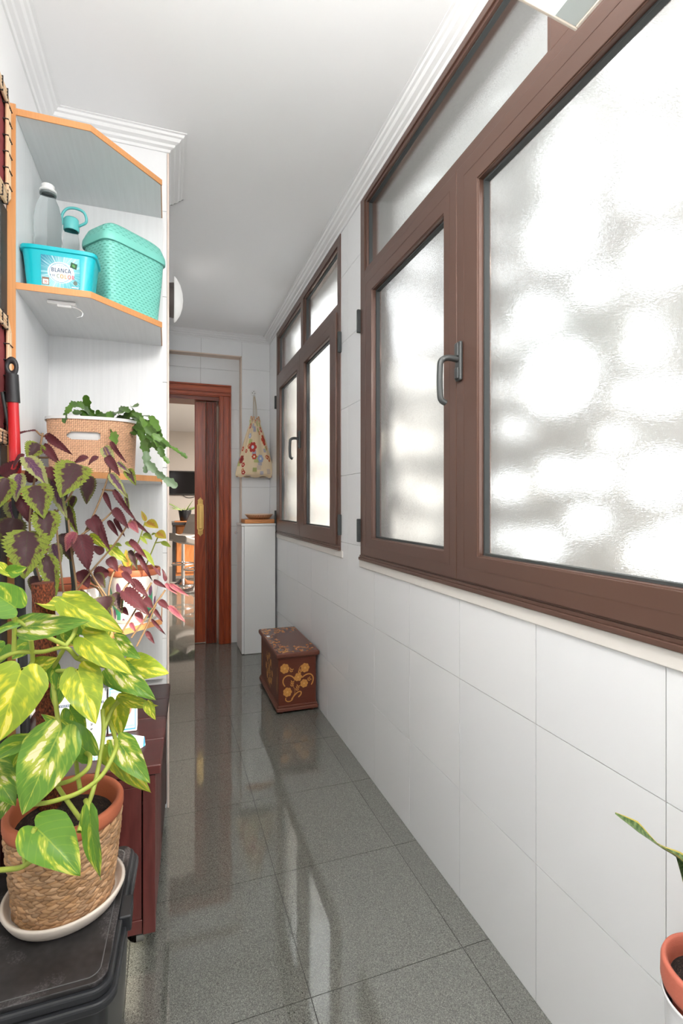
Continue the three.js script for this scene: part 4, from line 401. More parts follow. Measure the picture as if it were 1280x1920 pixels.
{ // woven-look plastic hamper
  const y = YS[2] + 0.0095, a = 0.70, cx = -0.135, cd = 1.824, t = thing('lidded_basket', 'mint green woven plastic storage basket with a lid', 'basket', [cx, y, cd]);
  const weave = data(256, 256, (u, v) => { const row = Math.floor(v * 16), q = (u * 8 + (row % 2) * 0.5) % 1, e = (v * 16) % 1; const slot = Math.abs(e - 0.5) < 0.13 && q > 0.12 && q < 0.62; return slot ? 40 : 150 + 90 * Math.sin(Math.PI * e); }, false);
  const weaveCol = data(256, 256, (u, v) => { const row = Math.floor(v * 16), q = (u * 8 + (row % 2) * 0.5) % 1, e = (v * 16) % 1; const slot = Math.abs(e - 0.5) < 0.09 && q > 0.16 && q < 0.58; return slot ? [150, 205, 190] : [255, 255, 255]; });
  weave.repeat.set(1 / 0.13, 1 / 0.13); weaveCol.repeat.set(1 / 0.13, 1 / 0.13);
  const m = std({ color: C(0.2, 0.6, 0.51), roughness: 0.42, map: weaveCol, bumpMap: weave, bumpScale: 0.0016 }), ml = std({ color: C(0.2, 0.6, 0.51), roughness: 0.42 });
  const N = 64;
  const ring = (hw, hd, yy, n = 6) => { const p = []; for (let k = 0; k < N; k++) { const g = k / N * 2 * Math.PI, c = Math.cos(g), s = Math.sin(g), q = Math.pow(Math.abs(c) ** n + Math.abs(s) ** n, -1 / n), lx = hw * q * c, ld = hd * q * s; p.push(V(cx + lx * Math.cos(a) - ld * Math.sin(a), y + yy, cd + lx * Math.sin(a) + ld * Math.cos(a))); } return p; };
  const loftUV = (rows) => { const pos = [], uv = []; for (let i = 0; i < rows.length - 1; i++) { let run = 0; for (let k = 0; k < N; k++) { const k2 = (k + 1) % N, A = rows[i][k], B = rows[i][k2], Cc = rows[i + 1][k2], D = rows[i + 1][k], L = rows[Math.floor(rows.length / 2)][k].distanceTo(rows[Math.floor(rows.length / 2)][k2]); const q = [[A, run], [B, run + L], [Cc, run + L], [A, run], [Cc, run + L], [D, run]]; for (const [v, u] of q) { pos.push(v.x, v.y, v.z); uv.push(u, v.y); } run += L; } } const g = new THREE.BufferGeometry(); g.setAttribute('position', new THREE.Float32BufferAttribute(pos, 3)); g.setAttribute('uv', new THREE.Float32BufferAttribute(uv, 2)); return toCreasedNormals(g, 0.7); };
  part('basket_body', loftUV([ring(0.09, 0.056, 0), ring(0.094, 0.06, 0.004), ring(0.101, 0.064, 0.08), ring(0.108, 0.068, 0.15), ring(0.113, 0.071, 0.222)]), m, t);
  part('basket_floor', loftUV([ring(0.001, 0.001, 0.001), ring(0.09, 0.056, 0.001)]), ml, t);
  const lid = part('lid', loftUV([ring(0.113, 0.071, 0.223), ring(0.119, 0.076, 0.224), ring(0.12, 0.077, 0.232), ring(0.119, 0.076, 0.246), ring(0.117, 0.0745, 0.25)]), ml, t);
  part('lid_top', loftUV([ring(0.117, 0.0745, 0.25), ring(0.112, 0.071, 0.262), ring(0.104, 0.066, 0.278), ring(0.09, 0.056, 0.288), ring(0.05, 0.03, 0.291), ring(0.001, 0.001, 0.291)]), m, lid);
}
{ // hook under the shelf
  const y = YS[2] - 0.0095, t = thing('hanger_hook', 'white hook with bent wire end under the upper shelf', 'hook', [-0.29, y - 0.03, 1.62]);
  part('hook_base', [box(-0.325, -0.25, y - 0.010, y - 0.0005, 1.612, 1.628, 0.004), box(-0.30, -0.262, y - 0.017, y - 0.009, 1.614, 1.626, 0.004)], whiteGloss, t);
  part('wire_hook', tube([[-0.264, y - 0.012, 1.62], [-0.246, y - 0.015, 1.62], [-0.234, y - 0.024, 1.62], [-0.236, y - 0.036, 1.62], [-0.248, y - 0.042, 1.62]], 0.0018, 30), chromeM, t);
}
// ---------- leaves ----------
function leafGeo(B, T, width, o) {
  const nu = o.nu, nv = o.nv, L = B.distanceTo(T), ax = T.clone().sub(B).normalize();
  const eye = new THREE.Vector3(0, 1.13, 0).sub(B).normalize(); let n = eye.add(new THREE.Vector3(0, 0.55, 0)); n.sub(ax.clone().multiplyScalar(n.dot(ax))).normalize();
  n.applyAxisAngle(ax, o.roll); const side = new THREE.Vector3().crossVectors(ax, n).normalize();
  const pos = [], uv = [], idx = [];
  for (let i = 0; i <= nu; i++) {
    const u = i / nu, hw = o.half(u) * width / 2;
    for (let j = 0; j <= nv; j++) {
      const v = j / nv * 2 - 1, e = Math.abs(v); let s = hw * v; if (e > 0.98 && o.saw) s *= 1 + o.saw * ((i % 2) ? 0.5 : -1);
      const back = o.lobe ? o.lobe * L * Math.pow(1 - u, 3) * Math.sin(Math.PI * Math.min(1, Math.pow(e, 0.75))) : 0;
      const z = Math.abs(s) * o.fold - o.curl * L * (u * u - 0.25 * u) + (o.wave || 0) * L * Math.sin(u * 9 + v * 2 + o.ph) * e + (o.quilt || 0) * L * Math.cos(u * 34 - e * 9) * (1 - e * 0.5);
      const p = B.clone().addScaledVector(ax, u * L - back).addScaledVector(side, s).addScaledVector(n, z);
      pos.push(p.x, p.y, p.z); uv.push((v + 1) / 2, Math.max(0, u - back / L * 0.4));
    }
  }
  for (let i = 0; i < nu; i++) for (let j = 0; j < nv; j++) { const a = i * (nv + 1) + j, b = a + 1, c = a + nv + 1, d = c + 1; idx.push(a, b, d, a, d, c); }
  const g = new THREE.BufferGeometry(); g.setAttribute('position', new THREE.Float32BufferAttribute(pos, 3)); g.setAttribute('uv', new THREE.Float32BufferAttribute(uv, 2)); g.setIndex(idx); g.computeVertexNormals(); return g;
}
const heart = (u) => u < 0.22 ? 0.80 + 0.20 * Math.sin(u / 0.22 * Math.PI / 2) : Math.pow(Math.max(0, Math.cos((u - 0.22) / 0.78 * Math.PI / 2)), 0.85) * (1 - 0.12 * u);
const ovate = (u) => Math.pow(Math.sin(Math.PI * Math.pow(Math.min(1, u * 0.985 + 0.015), 0.62)), 0.8);
const leafM = (map, k = 0.25, coat = 0.35) => phy({ map, roughness: 0.82, transmission: k, thickness: 0, clearcoat: coat, clearcoatRoughness: 0.28 });
// variegated heart leaves
function pothosTex(base, mark, mark2, amount, sd) {
  return data(192, 256, (u, v) => {
    const x = Math.abs(u - 0.5) * 2, side = u > 0.5 ? 5.3 : 0, q = v - x * 0.42;
    const n = 0.95 * noise.noise(x * 1.7 + sd + side, q * 3.4, sd) + 0.5 * noise.noise(x * 3.6 + side, q * 10, sd * 2) + 0.22 * noise.noise(x * 7, q * 30, sd * 3 + side);
    const vein = Math.sin((v - x * 0.3) * 46);
    let c = lerp3(base, [base[0] * 0.84, base[1] * 0.88, base[2] * 0.7], Math.max(0, noise.noise(u * 5, v * 5, sd + 4)));
    const k = Math.max(0, Math.min(1, (n + amount) * 3)); c = lerp3(c, n > 0.42 - amount * 0.5 ? mark2 : mark, k);
    if (vein > 0.9) c = lerp3(c, mark, 0.18); if (x < 0.03) c = lerp3(c, mark, 0.6);
    return c;
  });
}
const pothosM = [leafM(pothosTex([92, 140, 22], [164, 180, 34], [200, 200, 80], -0.12, 1.3)), leafM(pothosTex([140, 162, 20], [204, 198, 34], [224, 212, 96], 0.08, 4.1)), leafM(pothosTex([96, 142, 30], [184, 192, 70], [236, 226, 176], 0.06, 7.7))];
const stemM = std({ color: C(0.36, 0.42, 0.06), roughness: 0.5 }), stemGreen = std({ color: C(0.16, 0.30, 0.05), roughness: 0.5 });
{
  const cX = -0.197, cD = 1.147, y0 = 0.3345;
  // black storage box
  const bx = thing('storage_box', 'black plastic storage box with a lid carrying the leafy potted plant', 'box', [-0.28, 0, 1.11]);
  const dustTex = data(256, 256, (u, v) => { let n = 44 + 14 * noise.noise(u * 9, v * 9, 1.1) + 10 * noise.noise(u * 40, v * 40, 4); const q = noise.noise(u * 6, v * 7, 9.3); if (q > 0.28 && rnd() > 0.55) n += 34 * q + rnd() * 30; return [n * 1.04, n * 0.99, n]; });
  dustTex.repeat.set(2.2, 2.2);
  const boxM = std({ map: dustTex, roughness: 0.42 }), boxP = std({ color: C(0.022, 0.023, 0.026), roughness: 0.35 });
  const rrect = (x0, x1, a0, a1, r) => { const s = new THREE.Shape(); s.moveTo(x0 + r, a0); s.lineTo(x1 - r, a0); s.absarc(x1 - r, a0 + r, r, -Math.PI / 2, 0, false); s.lineTo(x1, a1 - r); s.absarc(x1 - r, a1 - r, r, 0, Math.PI / 2, false); s.lineTo(x0 + r, a1); s.absarc(x0 + r, a1 - r, r, Math.PI / 2, Math.PI, false); s.lineTo(x0, a0 + r); s.absarc(x0 + r, a0 + r, r, Math.PI, 1.5 * Math.PI, false); return s; };
  const sh = (g) => { const p = g.attributes.position; for (let i = 0; i < p.count; i++) { const k = (-p.getZ(i) - 0.91) / 0.39; p.setX(i, p.getX(i) + 0.02 * k - 0.012); } g.computeVertexNormals(); return g; };
  const body = slabY(rrect(-0.40, -0.088, 0.935, 1.285, 0.03), 0, 0.285, 0.004);
  { const p = body.attributes.position; for (let i = 0; i < p.count; i++) { const k = 0.93 + 0.07 * p.getY(i) / 0.285; p.setX(i, -0.24 + (p.getX(i) + 0.24) * k); p.setZ(i, -1.11 + (p.getZ(i) + 1.11) * k); } body.computeVertexNormals(); }
  part('box_body', sh(body), boxP, bx);
  const lid = part('lid', [sh(slabY(rrect(-0.397, -0.072, 0.917, 1.303, 0.034), 0.286, 0.302, 0.004)), sh(slabY(rrect(-0.397, -0.080, 0.925, 1.295, 0.03), 0.302, 0.318, 0.004))], boxP, bx);
  part('lid_top', sh(slabY(rrect(-0.392, -0.088, 0.933, 1.287, 0.024), 0.318, 0.3265, 0.002)), boxM, lid);
  { const g = rrect(-0.380, -0.1, 0.945, 1.275, 0.02); g.holes.push(new THREE.Path(rrect(-0.3785, -0.1015, 0.9465, 1.2735, 0.0185).getPoints(8))); part('lid_groove', sh(slabY(g, 0.3262, 0.3272)), std({ color: C(0.12, 0.12, 0.12), roughness: 0.5 }), lid); }
  part('lid_clip', [box(-0.092, -0.068, 0.29, 0.322, 1.07, 1.13, 0.004)], boxP, lid);
  // saucer
  const yS = 0.3275, sc = thing('saucer', 'cream plastic saucer under the woven planter basket', 'saucer', [cX, yS, cD]);
  part('saucer_dish', lathe([[0, 0.004], [0.09, 0.004], [0.098, 0.012], [0.104, 0.026], [0.108, 0.028], [0.112, 0.024], [0.106, 0.012], [0.1, 0.002], [0.094, 0], [0, 0]], cX, yS, cD, 64), std({ color: C(0.84, 0.74, 0.64), roughness: 0.45 }), sc);
  // woven basket round the pot
  const yB = yS + 0.0045, bk = thing('woven_basket', 'braided water hyacinth planter basket standing in the cream saucer', 'basket', [cX, yB, cD]);
  const R = (y) => 0.088 + 0.017 * y / 0.165, strands = [];
  part('basket_wall', lathe([[0, 0.002], [R(0) - 0.009, 0.002], [R(0.165) - 0.009, 0.165]], cX, yB, cD, 48), std({ color: C(0.16, 0.075, 0.03), roughness: 0.9 }), bk);
  const rows = 13;
  for (let r = 0; r < rows; r++) for (let k = 0; k < 34; k++) for (const up of [0, 1]) {
    const y = 0.006 + (r + 0.5) * 0.0122 + (up ? 0.0028 : -0.0028), a = (k + (up ? 0.5 : 0) + (r % 2) * 0.25) / 34 * 2 * Math.PI + rr(-0.02, 0.02), rad = R(y) - 0.002 + rr(-0.001, 0.0015);
    const g = new THREE.SphereGeometry(1, 7, 5); g.scale(0.0046 * rr(0.85, 1.15), 0.0052, 0.0125 * rr(0.9, 1.15)); g.rotateX((up ? 0.34 : -0.22) + rr(-0.1, 0.1)); g.rotateY(-a); g.translate(cX + Math.cos(a) * rad, yB + y, -cD + Math.sin(a) * rad);
    const kf = rr(0.65, 1.2), c = new Float32Array(g.attributes.position.count * 3); const t = rnd(); for (let i = 0; i < c.length; i += 3) { c[i] = (0.50 + 0.1 * t) * kf; c[i + 1] = (0.27 + 0.1 * t) * kf; c[i + 2] = (0.12 + 0.09 * t) * kf; } g.setAttribute('color', new THREE.BufferAttribute(c, 3));
    strands.push(g);
  }
  part('braided_strands', strands, std({ vertexColors: true, roughness: 0.65 }), bk, { stuff: true });
  // pot and plant
  const yP = yB + 0.0035, pl = thing('potted_pothos', 'variegated yellow green heart leaved plant in terracotta pot with coir pole', 'potted plant', [cX, yP, cD]);
  part('pot', lathe([[0, 0], [0.07, 0], [0.0885, 0.155], [0.0985, 0.163], [0.1065, 0.164], [0.1085, 0.172], [0.1085, 0.186], [0.104, 0.192], [0.097, 0.19], [0.094, 0.182], [0.088, 0.15], [0.086, 0.14]], cX, yP, cD, 64), terracottaM, pl);
  part('soil', lathe([[0, 0.158], [0.03, 0.162], [0.06, 0.157], [0.0885, 0.155]], cX, yP, cD, 40), soilM, pl);
  const coirTex = data(128, 256, (u, v) => { const n = noise.noise(u * 18, v * 30, 3) + noise.noise(u * 40 + v * 20, v * 16, 7) + (rnd() - 0.5) * 0.8; const k = 0.62 + 0.35 * n; return [168 * k, 84 * k, 48 * k]; }); coirTex.repeat.set(2, 3);
  { const g = new THREE.CylinderGeometry(0.021, 0.021, 0.47, 28, 60); const p = g.attributes.position; for (let i = 0; i < p.count; i++) { const k = 1 + 0.10 * noise.noise(p.getX(i) * 160, p.getY(i) * 90, p.getZ(i) * 160); p.setX(i, p.getX(i) * k); p.setZ(i, p.getZ(i) * k); } g.computeVertexNormals(); const top = V(-0.245, 0.965, 1.2); g.rotateZ(0.03); g.translate(top.x + 0.004, top.y - 0.235, top.z); part('coir_pole', g, std({ map: coirTex, bumpMap: fineBump, bumpScale: 0.003, roughness: 1 }), pl); }
  for (const s of DATA.pothosStem) part('stem', tube(s, 0.0042, 0, 8), stemM, pl);
  DATA.pothos.forEach((q, i) => part('leaf', leafGeo(V(q[0], q[1], q[2]), V(q[3], q[4], q[5]), q[6], { nu: 14, nv: 12, half: heart, lobe: 0.13, fold: 0.20, curl: q[9], wave: 0.02, quilt: 0.006, ph: i, roll: q[8] }), pothosM[q[7]], pl));
}
// ---------- coleus in its pot on the lower shelf ----------
function coleusTex(rim, mid, vein, size, sd) {
  return data(128, 192, (u, v) => {
    const x = Math.abs(u - 0.5) * 2, lat = Math.sin((v - x * 0.32) * 62), n = noise.noise(u * 9, v * 9, sd) * 0.28;
    const r = x * 1.0 + Math.max(0, v - 0.55) * 1.1 + Math.max(0, 0.12 - v) * 1.5 + n + lat * 0.05;
    let c = lerp3(mid, rim, Math.max(0, Math.min(1, (r - size) * 6)));
    if (lat > 0.86 && x < 0.9) c = lerp3(c, vein, 0.45); if (x < 0.03) c = lerp3(c, vein, 0.6);
    return c.map((k) => k * (0.93 + 0.1 * noise.noise(u * 40, v * 40, 2)));
  });
}
const coleusM = [leafM(coleusTex([122, 136, 28], [62, 20, 30], [58, 50, 18], 0.40, 1), 0.2, 0.1), leafM(coleusTex([86, 20, 28], [92, 16, 30], [56, 10, 20], 0.6, 2), 0.25, 0.1), leafM(coleusTex([176, 104, 100], [150, 62, 80], [196, 130, 134], 0.5, 3), 0.25, 0.1), leafM(coleusTex([158, 164, 96], [92, 52, 84], [150, 120, 110], 0.36, 4), 0.2, 0.1), leafM(coleusTex([84, 84, 24], [60, 18, 24], [44, 22, 14], 0.62, 5), 0.2, 0.1)];
const yellowM = [leafM(coleusTex([176, 160, 32], [166, 112, 30], [150, 130, 40], 0.25, 6), 0.25, 0.1), leafM(coleusTex([142, 154, 36], [120, 140, 34], [170, 170, 70], 0.5, 7), 0.25, 0.1)];
const brownStem = std({ color: C(0.22, 0.13, 0.06), roughness: 0.6 }), stakeM = std({ color: C(0.025, 0.032, 0.03), roughness: 0.5 });
const potPrint = canvas(512, 256, (x, w, h) => {
  x.fillStyle = '#ece4de'; x.fillRect(0, 0, w, h);
  for (let k = 0; k < 4; k++) { const cx = 64 + k * 128; x.fillStyle = '#3f9a6d'; for (let j = 0; j < 7; j++) { x.save(); x.translate(cx + rr(-30, 30), 130 + rr(-40, 40)); x.rotate(rr(-1.4, 1.4)); x.beginPath(); x.ellipse(0, 0, 9, 26, 0, 0, 7); x.fill(); x.restore(); } x.fillStyle = '#7d4a6a'; for (let j = 0; j < 5; j++) { x.beginPath(); x.arc(cx + rr(-36, 36), 120 + rr(-44, 44), 8, 0, 7); x.fill(); } }
  x.fillStyle = '#c9a45c'; x.fillRect(0, 0, w, 12); x.fillRect(0, h - 26, w, 12);
});
function paintedPot(t, X, Y, D, r, h) {
  part('pot', lathe([[0, 0], [r * 0.8, 0], [r * 0.82, 0.004], [r * 0.97, h * 0.86], [r * 0.97, h * 0.88]], X, Y, D, 48), std({ map: potPrint, roughness: 0.3 }), t);
  part('pot_rim', lathe([[r * 0.97, h * 0.87], [r * 1.02, h * 0.89], [r * 1.03, h * 0.97], [r * 1.0, h], [r * 0.94, h * 0.99], [r * 0.92, h * 0.86]], X, Y, D, 48), terracottaM, t);
  part('soil', lathe([[0, h * 0.88], [r * 0.93, h * 0.87]], X, Y, D, 32), soilM, t);
}
{
  const y = YS[0] + 0.0095;
  const dish = thing('pot_saucer', 'shallow cream saucer under the painted pot by the pier', 'saucer', [-0.105, y, 1.775]);
  part('saucer_dish', lathe([[0, 0.003], [0.06, 0.003], [0.07, 0.012], [0.073, 0.011], [0.064, 0], [0, 0]], -0.105, y, 1.775, 40), std({ color: C(0.74, 0.66, 0.56), roughness: 0.45 }), dish);
  const p = thing('painted_flower_pot', 'white painted pot with terracotta rim and yellow leaved sprigs', 'potted plant', [-0.105, y + 0.0035, 1.775]);
  paintedPot(p, -0.105, y + 0.0035, 1.775, 0.079, 0.165);
  for (const s of DATA.yellowStem) part('stem', tube(s, 0.0019, 0, 6), stemM, p);
  DATA.yellow.forEach((q, i) => part('leaf', leafGeo(V(q[0], q[1], q[2]), V(q[3], q[4], q[5]), q[6], { nu: 20, nv: 6, half: ovate, saw: 0.1, fold: 0.15, curl: 0.1, roll: q[8], ph: i }), yellowM[q[7]], p));
  const c = thing('coleus_plant', 'tall coleus with green and maroon serrated leaves tied to dark stakes', 'potted plant', [-0.275, y, 1.67]);
  paintedPot(c, -0.275, y, 1.67, 0.082, 0.15);
  for (const s of DATA.stake) part('stake', rod(s[0], s[s.length - 1], 0.0042, 0.0042, 10), stakeM, c);
  for (const s of DATA.coleusStem) part('stem', tube(s, 0.0026, 0, 6), brownStem, c);
  // main stems down into the pot
  for (const [a, b] of [[[-0.235, 0.90, 1.44], [-0.262, y + 0.13, 1.655]], [[-0.20, 0.89, 1.47], [-0.25, y + 0.13, 1.66]], [[-0.29, 0.90, 1.43], [-0.29, y + 0.13, 1.65]], [[-0.13, 0.80, 1.42], [-0.225, y + 0.14, 1.64]]]) part('stem', tube([a, [(a[0] + b[0]) / 2, Math.max(a[1], b[1]) - 0.004, (a[2] + b[2]) / 2], b], 0.0034, 16, 6), brownStem, c);
  DATA.coleus.forEach((q, i) => part('leaf', leafGeo(V(q[0], q[1], q[2]), V(q[3], q[4], q[5]), q[6], { nu: 24, nv: 6, half: ovate, saw: 0.12, fold: 0.34, curl: 0.28, wave: 0.025, quilt: 0.008, roll: q[8], ph: i }), coleusM[q[7]], c));
  DATA.vine.forEach((q, i) => part('leaf', leafGeo(V(q[0], q[1], q[2]), V(q[3], q[4], q[5]), q[6], { nu: 10, nv: 6, half: ovate, fold: 0.2, curl: 0.1, roll: q[8], ph: i }), pothosM[1], c));
}
// ---------- rattan basket with cactus on the middle shelf ----------
{
  const y = YS[1] + 0.0095, X = -0.225, D = 1.775, hw = 0.128, hd = 0.09, h = 0.168;
  const t = thing('rattan_basket', 'oval rattan basket with white lining toned grey for shade and slot handle on the middle shelf', 'basket', [X, y, D]);
  const cane = data(256, 256, (u, v) => { const i = Math.floor(u * 32), j = Math.floor(v * 32), a = (u * 32) % 1, b = (v * 32) % 1, q = (i + j) % 2 ? Math.sin(Math.PI * a) * (0.6 + 0.4 * Math.sin(Math.PI * b)) : Math.sin(Math.PI * b) * (0.6 + 0.4 * Math.sin(Math.PI * a)); const n = 0.75 + 0.35 * q + 0.10 * noise.noise(i * 0.7, j * 0.7, 3); return [222 * n, 172 * n, 136 * n]; });
  const caneB = data(256, 256, (u, v) => { const i = Math.floor(u * 32), j = Math.floor(v * 32), a = (u * 32) % 1, b = (v * 32) % 1; return 255 * ((i + j) % 2 ? Math.sin(Math.PI * a) : Math.sin(Math.PI * b)); }, false);
  for (const q of [cane, caneB]) q.repeat.set(1 / 0.17, 1 / 0.17);
  const M = std({ map: cane, bumpMap: caneB, bumpScale: 0.002, roughness: 0.6 }), N = 160;
  const P = (g, k, yy) => { const c = Math.cos(g), s = Math.sin(g), q = Math.pow(Math.abs(c) ** 3 + Math.abs(s) ** 3, -1 / 3); return V(X + hw * k * q * c, y + yy, D + hd * k * q * s); };
  const pos = [], uv = []; let run = 0;
  for (let k = 0; k < N; k++) {
    const a = k / N * 2 * Math.PI, b = (k + 1) / N * 2 * Math.PI, L = P(a, 1, 0).distanceTo(P(b, 1, 0));
    const ys = [0, 0.05, 0.1025, 0.1055, 0.109, 0.1125, 0.116, 0.1195, 0.123, 0.126, h];
    for (let j = 0; j < 10; j++) { const mid = (a + b) / 2, sx = Math.max(0, Math.abs(mid - 4.60) * 0.11 - 0.028), sy = (ys[j] + ys[j + 1]) / 2 - 0.1143, slot = Math.hypot(sx, sy) < 0.0112; if (!slot) { const k0 = 0.94 + 0.06 * ys[j] / h, k1 = 0.94 + 0.06 * ys[j + 1] / h; const q = [[a, k0, ys[j], run], [b, k0, ys[j], run + L], [b, k1, ys[j + 1], run + L], [a, k1, ys[j + 1], run]]; for (const i of [0, 1, 2, 0, 2, 3]) { const [g, kk, yy, u] = q[i], v = P(g, kk, yy); pos.push(v.x, v.y, v.z); uv.push(u, yy); } } }
    run += L;
  }
  const g = new THREE.BufferGeometry(); g.setAttribute('position', new THREE.Float32BufferAttribute(pos, 3)); g.setAttribute('uv', new THREE.Float32BufferAttribute(uv, 2));
  part('rattan_wall', toCreasedNormals(g, 1.2), M, t);
  const strip = (k0, y0, k1, y1) => { const p = []; for (let k = 0; k < N; k++) { const a = k / N * 2 * Math.PI, b = (k + 1) / N * 2 * Math.PI, q = [P(a, k0, y0), P(b, k0, y0), P(b, k1, y1), P(a, k1, y1)]; for (const i of [0, 1, 2, 0, 2, 3]) p.push(q[i].x, q[i].y, q[i].z); } const s = new THREE.BufferGeometry(); s.setAttribute('position', new THREE.Float32BufferAttribute(p, 3)); return s; };
  const lin = mergeGeometries([strip(0.0, 0.003, 0.90, 0.003), strip(0.90, 0.003, 0.90, 0.14), strip(0.90, 0.14, 0.975, h + 0.001), strip(0.975, h + 0.001, 0.985, h + 0.006), strip(0.985, h + 0.006, 1.03, h + 0.005), strip(1.03, h + 0.005, 1.035, h - 0.004)]);
  part('lining', toCreasedNormals(lin, 0.8), std({ color: C(0.64, 0.63, 0.62), roughness: 0.6 }), t);  // white cloth greyed to stand for the shade inside the slot
  const pot = thing('holiday_cactus', 'green segmented trailing cactus growing in the rattan basket', 'potted plant', [X + 0.015, y + 0.004, D]);
  part('pot', lathe([[0, 0], [0.05, 0], [0.066, 0.125], [0.068, 0.13], [0.064, 0.13], [0.062, 0.112]], X + 0.015, y + 0.004, D, 36), terracottaM, pot);
  part('soil', lathe([[0, 0.114], [0.0615, 0.112]], X + 0.015, y + 0.004, D, 24), soilM, pot);
  const cM = [[0.06, 0.13, 0.018], [0.085, 0.18, 0.022], [0.13, 0.2, 0.1]].map((c) => phy({ color: C(...c), roughness: 0.45, clearcoat: 0.2, clearcoatRoughness: 0.4 }));
  const seg = (u) => Math.pow(Math.sin(Math.PI * (0.06 + 0.88 * u)), 0.6) * (0.86 + 0.14 * Math.sin(u * 16));
  const root = V(X + 0.015, y + 0.118, D);
  DATA.cactus.forEach((ch, ci) => {
    if (![2, 3, 11, 14].includes(ci)) part('stem', tube([root.clone().add(new THREE.Vector3(rr(-0.03, 0.03), 0, rr(-0.03, 0.03))), V(...ch[0])], 0.0035, 8, 6), cM[0], pot);
    for (let i = 0; i < ch.length - 1; i++) {
      const A = V(...ch[i]), B = V(...ch[i + 1]), L = A.distanceTo(B), ge = leafGeo(A, B.clone().lerp(A, -0.06), Math.min(0.030, L * 0.75), { nu: 14, nv: 4, half: seg, fold: 0.25, curl: 0.12, roll: rr(-0.7, 0.7), ph: i });
      part('segment', ge, cM[ci === 3 || ci === 2 ? 2 : (ci + i) % 2], pot);
    }
  });
}
